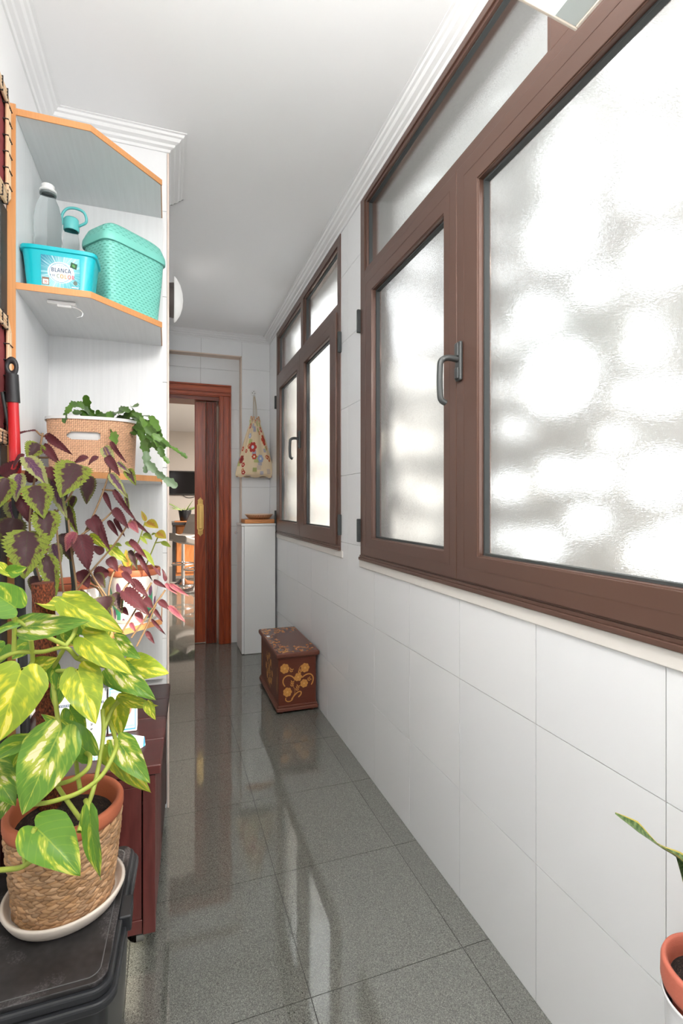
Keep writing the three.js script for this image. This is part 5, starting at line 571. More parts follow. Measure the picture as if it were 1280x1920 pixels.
// ---------- slatted wooden box under the shelf ----------
const maroonTex = wood([46, 19, 19], [66, 31, 30], 0.25, 0.9, 6.1), maroonM = std({ map: maroonTex, roughness: 0.33 });
{
  const x0 = -0.395, x1 = -0.018, d0 = 1.36, d1 = 1.955, t = thing('wooden_crate', 'maroon painted wooden slatted crate on castors beneath the shelf', 'crate', [-0.2, 0, 1.65]); t.rotation.y = -2.4 * Math.PI / 180;
  for (const [x, d] of [[x0 + 0.04, d0 + 0.05], [x1 - 0.04, d0 + 0.05], [x0 + 0.04, d1 - 0.05], [x1 - 0.04, d1 - 0.05]]) part('castor', [(() => { const g = new THREE.CylinderGeometry(0.02, 0.02, 0.016, 20); g.rotateZ(Math.PI / 2); g.translate(x, 0.0205, -d); return g; })(), box(x - 0.012, x + 0.012, 0.034, 0.05, d - 0.012, d + 0.012)], handleM, t);
  for (const [x, d] of [[x0, d0], [x1 - 0.03, d0], [x0, d1 - 0.03], [x1 - 0.03, d1 - 0.03]]) part('corner_post', box(x, x + 0.03, 0.05, 0.452, d, d + 0.03, 0.002), maroonM, t);
  part('bottom_board', box(x0 + 0.005, x1 - 0.005, 0.05, 0.062, d0 + 0.031, d1 - 0.031), maroonM, t);
  part('front_rail', box(x0 + 0.031, x1 - 0.031, 0.42, 0.452, d0 + 0.004, d0 + 0.022, 0.002), maroonM, t);
  part('front_rail', box(x0 + 0.031, x1 - 0.031, 0.05, 0.085, d0 + 0.004, d0 + 0.022, 0.002), maroonM, t);
  for (const [a, b] of [[x0 + 0.035, x0 + 0.10], [x0 + 0.125, x0 + 0.19], [x0 + 0.215, x0 + 0.262], [x0 + 0.286, x1 - 0.032]]) part('front_slat', box(a, b, 0.086, 0.419, d0 + 0.006, d0 + 0.02, 0.002), maroonM, t);
  for (let k = 0; k < 15; k++) { const d = d0 + 0.036 + k * 0.0352; part('side_slat', box(x1 - 0.013, x1 - 0.001, 0.066, 0.451, d, d + 0.029, 0.003), maroonM, t); part('side_slat', box(x0 + 0.001, x0 + 0.013, 0.066, 0.451, d, d + 0.029, 0.003), maroonM, t); }
  part('back_panel', box(x0 + 0.031, x1 - 0.031, 0.066, 0.451, d1 - 0.015, d1 - 0.003), maroonM, t);
  for (let k = 0; k < 4; k++) { const a = d0 - 0.012 + k * 0.1495; part('lid_board', box(x0 - 0.008, x1 + 0.014, 0.4535, 0.478, a, a + 0.148, 0.004, true), maroonM, t); }
  const gb = thing('green_bottle', 'dark green glass bottle seen between the slats of the maroon crate', 'bottle', [-0.118, 0.0625, 1.44]);
  part('bottle_body', lathe([[0, 0.001], [0.034, 0.001], [0.037, 0.008], [0.037, 0.19], [0.03, 0.22], [0.0145, 0.25], [0.0145, 0.3], [0.0, 0.3]], -0.118, 0.0625, 1.44, 32), phy({ color: C(0.05, 0.09, 0.012), roughness: 0.08, clearcoat: 1, clearcoatRoughness: 0.05 }), gb);
  part('capsule', lathe([[0.016, 0.262], [0.016, 0.322], [0, 0.323]], -0.118, 0.0625, 1.44, 20), std({ color: C(0.5, 0.47, 0.48), roughness: 0.4 }), gb);
  // printed cartons on the crate
  const glyphs = (x, cx, cy, s) => { x.lineWidth = s * 0.13; for (let k = 0; k < 4; k++) { x.beginPath(); x.moveTo(cx + rr(-s, s) * 0.45, cy + rr(-s, s) * 0.45); x.lineTo(cx + rr(-s, s) * 0.45, cy + rr(-s, s) * 0.45); x.stroke(); } x.beginPath(); x.moveTo(cx - s * 0.4, cy - s * 0.2); x.lineTo(cx + s * 0.4, cy - s * 0.2); x.moveTo(cx, cy - s * 0.45); x.lineTo(cx, cy + s * 0.45); x.stroke(); };
  const cart = canvas(256, 256, (x, w, h) => { x.fillStyle = '#d5d8d8'; x.fillRect(0, 0, w, h); x.fillStyle = '#3a4a66'; x.fillRect(0, 14, w, 14); x.fillStyle = '#c9d2dc'; for (let k = 0; k < 32; k++) x.fillRect(k * 8, 17, 4, 8); x.strokeStyle = '#30343a'; for (let c = 0; c < 5; c++) for (let r = 0; r < 6; r++) glyphs(x, 60 + c * 34, 66 + r * 28, 16); });
  const y = 0.4785, bxx = thing('tea_carton', 'small white carton printed with dark vertical writing on the crate', 'carton', [-0.235, y, 1.52]);
  part('carton_body', [box(-0.30, -0.165, y, y + 0.12, 1.52, 1.60, 0.002)], std({ color: C(0.5, 0.52, 0.53), roughness: 0.5 }), bxx);
  { const g = new THREE.PlaneGeometry(0.131, 0.116); g.translate(-0.2325, y + 0.06, -1.5195); part('printed_face', g, std({ map: cart, color: C(0.75, 0.75, 0.75), roughness: 0.5 }), bxx); }
  const leafT = canvas(256, 256, (x, w, h) => { x.fillStyle = '#eef2f4'; x.fillRect(0, 0, w, h); x.strokeStyle = '#4aa0c8'; x.lineWidth = 8; x.strokeRect(10, 10, w - 20, h - 20); for (let k = 0; k < 40; k++) { x.strokeStyle = '#7fc0dc'; x.lineWidth = 4; const e = k % 2; x.beginPath(); x.moveTo(16 + k * 5.6, e ? 22 : 34); x.lineTo(20 + k * 5.6, e ? 36 : 22); x.stroke(); x.beginPath(); x.moveTo(16 + k * 5.6, h - (e ? 22 : 34)); x.lineTo(20 + k * 5.6, h - (e ? 36 : 22)); x.stroke(); } x.fillStyle = '#b98a78'; x.beginPath(); x.ellipse(150, 120, 66, 52, 0.2, 0, 7); x.fill(); x.fillStyle = '#8f5f50'; for (let k = 0; k < 30; k++) { x.beginPath(); x.arc(100 + rnd() * 100, 80 + rnd() * 80, 6, 0, 7); x.fill(); } });
  const bl = thing('blue_white_carton', 'white and blue printed carton standing on the maroon crate', 'carton', [-0.12, y, 1.52]);
  part('carton_body', box(-0.16, -0.085, y, y + 0.135, 1.56, 1.60, 0.002), std({ color: C(0.58, 0.61, 0.64), roughness: 0.5 }), bl);
  { const g = new THREE.PlaneGeometry(0.072, 0.13); g.translate(-0.1225, y + 0.0675, -1.5595); part('printed_face', g, std({ map: leafT, color: C(0.75, 0.75, 0.75), roughness: 0.45 }), bl); }
  const fl = thing('leaflet', 'white leaflet with blue border and small picture lying on the crate edge', 'leaflet', [-0.10, y, 1.45]);
  { const s = slabY(shapeOf([[-0.21, 1.415], [-0.10, 1.405], [-0.058, 1.455], [-0.062, 1.50], [-0.105, 1.53], [-0.20, 1.53]]), y + 0.0005, y + 0.006); const p = s.attributes.position, uv = s.attributes.uv; for (let i = 0; i < p.count; i++) uv.setXY(i, (p.getX(i) + 0.21) / 0.155, (-p.getZ(i) - 1.4) / 0.135); part('sheet', s, std({ map: leafT, color: C(0.75, 0.75, 0.75), roughness: 0.45 }), fl); }
}
// ---------- bamboo frames and mop on the left wall ----------
{
  const bamM = [[0.74, 0.52, 0.32], [0.68, 0.45, 0.27], [0.78, 0.58, 0.38]].map((c) => std({ color: C(...c), roughness: 0.5 })), redM = std({ color: C(0.26, 0.045, 0.05), roughness: 0.85 }), thread = std({ color: C(0.025, 0.02, 0.018), roughness: 0.8 });
  const frame = (label, D0, D1, Y0, Y1) => {
    const x = XL + 0.0005, t = thing('bamboo_frame', label, 'wall hanging', [x, Y0, (D0 + D1) / 2], 'bamboo frames hung one above the other');
    part('red_cloth', box(x, x + 0.003, Y0 + 0.01, Y1 - 0.01, D0 + 0.01, D1 - 0.01), redM, t);
    const bind = [];
    for (let k = 0; k < 4; k++) { // splints side by side
      const o = k * 0.0085, X = x + 0.010 + (k === 3 ? 0.002 : 0), r = 0.0048, c = 0.03;
      const pts = [[D0 + o, Y0 + c], [D0 + o, Y1 - c], [D0 + c, Y1 - o], [D1 - c, Y1 - o], [D1 - o, Y1 - c], [D1 - o, Y0 + c], [D1 - c, Y0 + o], [D0 + c, Y0 + o]];
      pts.forEach(([a, b], i) => { const [e, f] = pts[(i + 1) % 8]; part('bamboo_splint', rod([X, b, a], [X, f, e], r, r, 8), bamM[(i + k) % 3], t); });
    }
    for (let y = Y0 + 0.05; y < Y1 - 0.03; y += 0.042) for (const D of [D0 + 0.013, D1 - 0.013]) bind.push(box(x + 0.002, x + 0.0165, y - 0.001, y + 0.001, D - 0.019, D + 0.019));
    for (let d = D0 + 0.05; d < D1 - 0.03; d += 0.042) for (const Y of [Y0 + 0.013, Y1 - 0.013]) bind.push(box(x + 0.002, x + 0.0165, Y - 0.019, Y + 0.019, d - 0.001, d + 0.001));
    part('binding_thread', bind, thread, t);
  };
  frame('upper bamboo framed red wall hanging, beside the top shelf', 1.26, 1.553, 1.915, 2.205);
  frame('lower bamboo framed red wall hanging, behind the red mop handle', 1.26, 1.56, 1.29, 1.615);
  { const t = thing('dark_wall_strip', 'dark vertical strip on the wall between the two bamboo frames', 'strip', [XL, 0.49, 1.53]); part('strip', box(XL + 0.0005, XL + 0.005, 0.49, 1.285, 1.505, 1.557), std({ color: C(0.03, 0.028, 0.026), roughness: 0.6 }), t); part('strip', box(XL + 0.0005, XL + 0.005, 1.62, 1.91, 1.505, 1.557), std({ color: C(0.03, 0.028, 0.026), roughness: 0.6 }), t); }
  const m = thing('mop_handle', 'red mop handle with a black hanging grip leaning in the corner', 'mop', [-0.36, 0.479, 1.53]);
  const top = [-0.376, 1.49, 1.482], bot = [-0.366, 0.985, 1.508], ax = (k) => [0, 1, 2].map((i) => top[i] + (bot[i] - top[i]) * k);
  part('red_pole', rod(ax(0.665), ax(0.19), 0.0135, 0.0125, 20), std({ color: C(0.55, 0.02, 0.025), roughness: 0.3 }), m);
  const blk = std({ color: C(0.02, 0.02, 0.022), roughness: 0.5 });
  part('grip', [rod(ax(0.2), ax(0.06), 0.016, 0.0145, 20), (() => { const g = new THREE.TorusGeometry(0.0105, 0.0052, 10, 24); g.scale(1, 1.7, 1); g.translate(top[0], top[1] - 0.012, -top[2]); return g; })()], blk, m);
  part('pole_end', rod(ax(2.002), ax(0.66), 0.0115, 0.0115, 20), std({ color: C(0.03, 0.03, 0.032), roughness: 0.4 }), m);
}
// ---------- wall lamp past the pier ----------
{
  const X = -0.004, D = 3.0, Y = 2.285, t = thing('wall_lamp', 'white domed wall lamp with black perforated base above the corridor', 'lamp', [X, Y, D]);
  const perf = data(64, 64, (u, v) => { const q = Math.abs(((u + v) * 4) % 1 - 0.5) < 0.16 || Math.abs(((u - v + 4) * 4) % 1 - 0.5) < 0.16; return q ? [150, 140, 134] : [22, 18, 17]; }); perf.repeat.set(14, 2);
  const g = new THREE.CylinderGeometry(0.095, 0.09, 0.034, 40, 1); g.rotateZ(-Math.PI / 2); g.translate(X + 0.0175, Y - 0.005, -D); part('perforated_base', g, std({ map: perf, roughness: 0.6, metalness: 0.3 }), t);
  const s = new THREE.LatheGeometry([[0, 0.05], [0.04, 0.046], [0.08, 0.034], [0.112, 0.014], [0.122, 0.004], [0.122, 0], [0, 0]].map(([a, b]) => new THREE.Vector2(a, b)), 48); s.rotateZ(-Math.PI / 2); s.translate(X + 0.035, Y, -D); part('diffuser_dome', s, std({ color: C(0.82, 0.84, 0.83), emissive: C(1, 0.95, 0.9), emissiveIntensity: 0.12, roughness: 0.35 }), t);
  const l = new THREE.RectAreaLight(C(1, 0.95, 0.9), 0.35, 0.2, 0.2); l.position.copy(V(X + 0.088, Y, D)); l.rotation.y = -Math.PI / 2; scene.add(l);  // dome glow and this light are added, brightening the far corridor
}
// ---------- low lamp at the near window ----------
{
  const x0 = 0.30, x1 = 0.70, d0 = -0.2, d1 = 0.727, Y = 1.988, t = thing('hanging_lamp', 'flat white rectangular lamp with cream rim hanging before the nearest window', 'lamp', [0.5, Y, 0.26]);
  const tilt = (g) => { const p = g.attributes.position; for (let i = 0; i < p.count; i++) p.setY(i, p.getY(i) + (x1 - p.getX(i)) * 0.13); return g; };
  part('rim', [box(x0, x1, Y, Y + 0.02, d1 - 0.006, d1, 0.002), box(x0, x1, Y, Y + 0.02, d0, d0 + 0.006, 0.002), box(x0, x0 + 0.006, Y, Y + 0.02, d0 + 0.0065, d1 - 0.0065, 0.002), box(x1 - 0.006, x1, Y, Y + 0.02, d0 + 0.0065, d1 - 0.0065, 0.002)].map(tilt), std({ color: C(0.78, 0.68, 0.58), roughness: 0.4 }), t);
  part('light_diffuser', tilt(box(x0 + 0.0065, 0.648, Y + 0.002, Y + 0.014, d0 + 0.0065, d1 - 0.0065)), std({ color: C(0.9, 0.9, 0.9), emissive: C(1, 1, 0.98), emissiveIntensity: 0.8, roughness: 0.4 }), t);
  part('side_margin', tilt(box(0.6485, x1 - 0.0065, Y + 0.002, Y + 0.014, d0 + 0.0065, d1 - 0.0065)), std({ color: C(0.70, 0.76, 0.74), roughness: 0.2 }), t);
  part('added_uplight_panel', box(0.36, 0.64, Y + 0.075, Y + 0.1, -0.1, 0.64, 0.006), std({ color: C(0.9, 0.9, 0.9), emissive: C(1, 1, 0.98), emissiveIntensity: 0.8, roughness: 0.4 }), t);
  { const u = new THREE.RectAreaLight(C(1, 0.99, 0.96), 3, 0.27, 0.72); u.position.copy(V(0.5, Y + 0.104, 0.27)); u.rotation.x = Math.PI / 2; scene.add(u); }  // added uplight with its panel, brightening the ceiling
  for (const d of [0, 0.5]) part('hanger_rod', rod([0.5, Y + 0.1, d], [0.5, CEIL, d], 0.005), chromeM, t);
  const l = new THREE.RectAreaLight(C(1, 0.99, 0.96), 2.0, 0.33, 0.9); l.position.copy(V(0.475, Y + 0.0225, 0.26)); l.rotation.x = -Math.PI / 2; l.rotation.y = 0; scene.add(l);
}
// ---------- white cabinet, board, tray, bag ----------
{
  const x0 = 0.521, x1 = 0.774, d0 = 3.80, d1 = 4.086, t = thing('white_cabinet', 'narrow white cabinet against the end wall beside the doorway', 'cabinet', [0.65, 0, 3.94]);
  part('body', box(x0 + 0.018, x1, 0.003, 0.964, d0, d1, 0.002), whiteGloss, t);
  part('top', box(x0 - 0.004, x1 + 0.003, 0.965, 0.982, d0 - 0.005, d1, 0.003), whiteGloss, t);
  const dr = part('door', box(x0, x0 + 0.0165, 0.006, 0.962, d0 + 0.002, d1 - 0.004, 0.002), whiteGloss, t);
  part('knob', [rod([x0 + 0.001, 0.905, 4.02], [x0 - 0.012, 0.905, 4.02], 0.005), box(x0 - 0.022, x0 - 0.011, 0.895, 0.915, 4.005, 4.035, 0.003)], chromeM, dr);
  const b = thing('cutting_board', 'thick light wooden board lying on the white cabinet', 'board', [0.65, 0.9825, 3.92]);
  part('board', box(0.545, 0.776, 0.9825, 1.013, 3.815, 4.03, 0.004, true), std({ map: wood([176, 104, 54], [222, 156, 96], 0.12, 0.5, 3.4), roughness: 0.45 }), b);
  const y = 1.0135, w = thing('woven_tray', 'oval woven cane tray resting on the wooden board', 'tray', [0.665, y, 3.925]);
  const caneT = data(256, 64, (u, v) => { const q = (u * 48 + v * 2) % 1; return q < 0.35 ? [132, 86, 54] : [236, 190, 150]; });
  const g = lathe([[0, 0.002], [0.072, 0.002], [0.09, 0.018], [0.1, 0.034], [0.097, 0.034], [0.086, 0.02], [0.07, 0.005], [0, 0.005]], 0, 0, 0, 48); g.scale(1.05, 1, 1); g.translate(0.67, y, -3.925); part('tray', g, std({ map: caneT, roughness: 0.55 }), w);
  const rim = new THREE.TorusGeometry(0.1, 0.004, 8, 48); rim.rotateX(Math.PI / 2); rim.scale(1.05, 1, 1); rim.translate(0.67, y + 0.035, -3.925); part('tray_rim', rim, std({ color: C(0.72, 0.52, 0.38), roughness: 0.5 }), w);
}
{
  const bagTex = canvas(512, 512, (x, w, h) => {
    x.fillStyle = '#e9d3b0'; x.fillRect(0, 0, w, h);
    const cols = ['#9b98b8', '#a9b36a', '#c8b4a8', '#b9c07a', '#b3b0c6']; for (let k = 0; k < 26; k++) { x.fillStyle = cols[k % 5]; x.globalAlpha = 0.75; const s = 30 + rnd() * 28; x.fillRect(rnd() * w, rnd() * h, s, s); } x.globalAlpha = 1;
    const fl = (cx, cy, r, c, c2) => { x.fillStyle = c; for (let k = 0; k < 6; k++) { x.beginPath(); x.arc(cx + Math.cos(k * 1.047) * r, cy + Math.sin(k * 1.047) * r, r * 0.62, 0, 7); x.fill(); } x.fillStyle = c2; x.beginPath(); x.arc(cx, cy, r * 0.55, 0, 7); x.fill(); };
    for (let k = 0; k < 16; k++) fl(rnd() * w, rnd() * h, 10 + rnd() * 9, ['#c8503a', '#b53a34', '#d0784c'][k % 3], '#f0e2c4');
    fl(300, 250, 30, '#bb3d36', '#dfe4ea'); fl(120, 180, 30, '#c24a2e', '#b53a34'); fl(210, 350, 22, '#aab4d2', '#f0ece0'); fl(430, 360, 24, '#a63a34', '#7a2a2a'); fl(360, 150, 16, '#aab4d2', '#f0ece0');
  });
  const X = 0.655, D = 4.02, y0 = 1.345, y1 = 1.80, t = thing('drawstring_bag', 'floral fabric drawstring bag hanging on the end wall', 'bag', [X, y0, D]);
  const nu = 96, nv = 30, pos = [], uv = [], idx = [];
  for (let j = 0; j <= nv; j++) { const v = j / nv, y = y0 + (y1 - y0) * v, w = 0.135 * Math.pow(1 - v, 0.8) + 0.026 + (v > 0.93 ? (v - 0.93) * 0.25 : 0), low = v < 0.06 ? Math.sqrt(v / 0.06) * 0.75 + 0.25 : 1, dep = (0.055 * Math.pow(Math.sin(Math.PI * Math.min(1, 0.12 + v * 0.95)), 0.7) + 0.012) * low;
    for (let i = 0; i <= nu; i++) { const a = i / nu * 2 * Math.PI, f = 1 + (0.05 + 0.2 * v) * Math.sin(a * 9 + Math.sin(a * 2) + v) * Math.min(1, v * 2.2) , c = Math.cos(a), s = Math.sin(a), sag = v < 0.02 ? 0.006 * Math.sin(a * 7) : 0;
      pos.push(X + w * (v < 0.06 ? 0.9 + 0.1 * low : 1) * c * (1 + 0.02 * Math.sin(a * 9)), y + sag, -(D - dep * s * f * 0.9)); uv.push(a / (2 * Math.PI) * 2, v); } }
  for (let j = 0; j < nv; j++) for (let i = 0; i < nu; i++) { const a = j * (nu + 1) + i, b = a + 1, c = a + nu + 1, d = c + 1; idx.push(a, b, d, a, d, c); }
  const g = new THREE.BufferGeometry(); g.setAttribute('position', new THREE.Float32BufferAttribute(pos, 3)); g.setAttribute('uv', new THREE.Float32BufferAttribute(uv, 2)); g.setIndex(idx); g.computeVertexNormals();
  part('bag_body', g, std({ map: bagTex, roughness: 0.85 }), t);
  const tie = []; for (let k = 0; k < 16; k++) { const a = k / 16 * 6.283, s = new THREE.SphereGeometry(0.009, 8, 6); s.scale(1, 1.6, 1); s.translate(X + Math.cos(a) * 0.032 * rr(0.8, 1.3), y1 + rr(-0.012, 0.016), -(D + Math.sin(a) * 0.016)); tie.push(s); }
  part('gathered_top', tie, std({ map: bagTex, roughness: 0.85 }), t);
  const cordM = std({ color: C(0.55, 0.46, 0.34), roughness: 0.8 });
  for (const o of [-0.014, -0.004, 0.007, 0.015]) part('cord', tube([[X + o, y1 - 0.01, D - 0.004], [X + o * 0.9, y1 + 0.1, D + 0.01], [X + o * 0.3, y1 + 0.205, D + 0.043]], 0.0022, 16, 6), cordM, t);
  const hk = thing('wall_hook', 'small white dotted wall hook holding the floral bag', 'hook', [X, 2.0, BACK]);
  const d = new THREE.CylinderGeometry(0.022, 0.022, 0.006, 28); d.rotateX(Math.PI / 2); d.translate(X, 2.03, -(BACK - 0.0035)); const pl = part('hook_plate', d, whiteGloss, hk);
  const dots = [[0, 0.011], [-0.01, -0.002], [0.009, -0.004], [0.002, -0.013]].map(([a, b]) => { const s = new THREE.CylinderGeometry(0.0032, 0.0032, 0.001, 12); s.rotateX(Math.PI / 2); s.translate(X + a, 2.03 + b, -(BACK - 0.007)); return s; });
  part('dots', dots, std({ color: C(0.05, 0.05, 0.05), roughness: 0.5 }), pl);
  part('hook', tube([[X, 2.018, BACK - 0.006], [X, 2.0, BACK - 0.012], [X, 1.993, BACK - 0.03], [X, 2.006, BACK - 0.038]], 0.0035, 20, 8), whiteGloss, hk);
}
// ---------- painted chest ----------
{
  const x0 = 0.548, x1 = 0.780, d0 = 2.652, d1 = 3.20, h = 0.335, t = thing('wooden_chest', 'brown wooden chest with painted golden flowers standing against the tiled wall', 'chest', [0.66, 0, 2.93]);
  const base = '#66301f', gold = '#d0924a', gold2 = '#b87832';
  const grain = (x, w, h2) => { x.fillStyle = base; x.fillRect(0, 0, w, h2); for (let k = 0; k < 500; k++) { x.fillStyle = rnd() > 0.5 ? 'rgba(120,62,40,0.18)' : 'rgba(50,20,12,0.16)'; x.fillRect(rnd() * w, rnd() * h2, 30 + rnd() * 120, 1.5); } };
  const flower = (x, cx, cy, r, n = 7) => { x.fillStyle = gold; for (let k = 0; k < n; k++) { x.beginPath(); x.arc(cx + Math.cos(k * 6.283 / n) * r * 0.62, cy + Math.sin(k * 6.283 / n) * r * 0.62, r * 0.42, 0, 7); x.fill(); } x.strokeStyle = gold2; x.lineWidth = 2.5; for (let k = 0; k < n; k++) { x.beginPath(); x.moveTo(cx, cy); x.lineTo(cx + Math.cos(k * 6.283 / n + 0.3) * r * 0.8, cy + Math.sin(k * 6.283 / n + 0.3) * r * 0.8); x.stroke(); } x.fillStyle = '#e0a860'; x.beginPath(); x.arc(cx, cy, r * 0.25, 0, 7); x.fill(); };
  const scroll = (x, pts, lw) => { x.strokeStyle = gold; x.lineWidth = lw; x.lineCap = 'round'; x.beginPath(); x.moveTo(...pts[0]); x.bezierCurveTo(...pts[1], ...pts[2], ...pts[3]); x.stroke(); };
  const sprig = (x, cx, cy, a, n) => { for (let k = 0; k < n; k++) for (const s of [-1, 1]) { x.save(); x.translate(cx + Math.cos(a) * k * 17, cy + Math.sin(a) * k * 17); x.rotate(a + s * 0.8); x.fillStyle = gold; x.beginPath(); x.ellipse(12, 0, 12, 4.5, 0, 0, 7); x.fill(); x.restore(); } };
  const endT = canvas(384, 448, (x, w, h2) => { grain(x, w, h2); x.translate(-20, -42); x.scale(1.1, 1.1);
    flower(x, 75, 130, 42); flower(x, 265, 140, 40); flower(x, 200, 215, 36, 6); flower(x, 255, 275, 36); flower(x, 100, 335, 40);
    scroll(x, [[170, 235], [120, 150], [20, 210], [75, 280]], 11); scroll(x, [[240, 220], [320, 160], [370, 230], [325, 290]], 11); scroll(x, [[140, 400], [210, 300], [260, 350], [205, 385]], 12); scroll(x, [[150, 385], [150, 430], [70, 425], [85, 385]], 9); scroll(x, [[150, 380], [200, 320], [140, 300], [140, 240]], 4); scroll(x, [[200, 180], [205, 130], [230, 110], [255, 112]], 4);
    sprig(x, 140, 290, -1.4, 3); sprig(x, 185, 330, -1.2, 3); sprig(x, 130, 165, -1.2, 2); sprig(x, 205, 180, -0.8, 2); sprig(x, 290, 250, -0.5, 2); });
  const frontT = canvas(896, 448, (x, w, h2) => { grain(x, w, h2); for (const cx of [448]) { for (let k = 0; k < 46; k++) { const a = rnd() * 6.28, r = rnd(); sprig(x, cx + Math.cos(a) * r * 190, 240 + Math.sin(a) * r * 165, rnd() * 6.28, 2); } for (const [a, b] of [[448, 230], [360, 150], [530, 150], [350, 330], [545, 330], [448, 100], [448, 360], [300, 240], [600, 240]]) flower(x, a, b, 34); scroll(x, [[448, 400], [380, 300], [300, 380], [320, 300]], 10); scroll(x, [[448, 400], [520, 300], [600, 380], [580, 300]], 10); } for (const cx of [60, 836]) { scroll(x, [[cx, 110], [cx + 40, 200], [cx - 40, 260], [cx, 350]], 12); sprig(x, cx, 330, -1.57, 8); } });
  const topT = canvas(448, 896, (x, w, h2) => { grain(x, w, h2); for (let k = 0; k < 150; k++) { const e = rnd() < 0.72; const px = e ? rnd() * w : rnd() * 120, py = e ? (rnd() < 0.5 ? rnd() * 210 : h2 - rnd() * 210) : rnd() * h2; x.fillStyle = [gold, gold2, '#a86c34'][k % 3]; for (let q = 0; q < 5; q++) { x.beginPath(); x.ellipse(px + rr(-14, 14), py + rr(-14, 14), 11, 5, rnd() * 3, 0, 7); x.fill(); } } x.globalAlpha = 1; });
  const plain = std({ color: S(base), roughness: 0.4 }), moul = std({ color: C(0.16, 0.05, 0.03), roughness: 0.38 });
  const face = (g, map, r = 0.42) => [g, std({ map, roughness: r })];
  part('body', box(x0 + 0.012, x1 - 0.012, 0.045, 0.30, d0 + 0.012, d1 - 0.012), plain, t);
  { const g = new THREE.PlaneGeometry(x1 - x0 - 0.024, 0.255); g.translate((x0 + x1) / 2, 0.1725, -(d0 + 0.0115)); part('end_panel', ...face(g, endT), t, { label: 'end panel with five golden flowers and scrolls' }); }
  { const g = new THREE.PlaneGeometry(d1 - d0 - 0.024, 0.255); g.rotateY(-Math.PI / 2); g.translate(x0 + 0.0115, 0.1725, -(d0 + d1) / 2); part('front_panel', ...face(g, frontT), t, { label: 'long front panel with dense golden flowers' }); }
  part('base_moulding', [box(x0, x1, 0.012, 0.034, d0, d1, 0.007), box(x0 + 0.006, x1 - 0.006, 0.034, 0.045, d0 + 0.006, d1 - 0.006, 0.004)], moul, t);
  for (const [x, d] of [[x0 + 0.03, d0 + 0.03], [x1 - 0.03, d0 + 0.03], [x0 + 0.03, d1 - 0.03], [x1 - 0.03, d1 - 0.03]]) part('foot', lathe([[0, 0], [0.011, 0], [0.014, 0.012], [0, 0.0125]], x, 0, d, 16), moul, t);
  const lid = part('lid', [box(x0 - 0.004, x1 + 0.004, 0.306, h - 0.004, d0 - 0.012, d1 + 0.01, 0.008), box(x0 + 0.004, x1 - 0.004, 0.3, 0.307, d0 + 0.002, d1 - 0.002)], moul, t);
  { const g = new THREE.PlaneGeometry(x1 - x0 - 0.006, d1 - d0 + 0.008); g.rotateX(-Math.PI / 2); g.translate((x0 + x1) / 2, h - 0.0035, -(d0 + d1) / 2 - 0.001); part('lid_print', ...face(g, topT, 0.22), lid); }
  part('white_chip', box(x0 + 0.012, x0 + 0.03, h - 0.003, h - 0.001, 2.99, 3.02, 0.0008), std({ color: C(0.8, 0.78, 0.75) }), lid);
}
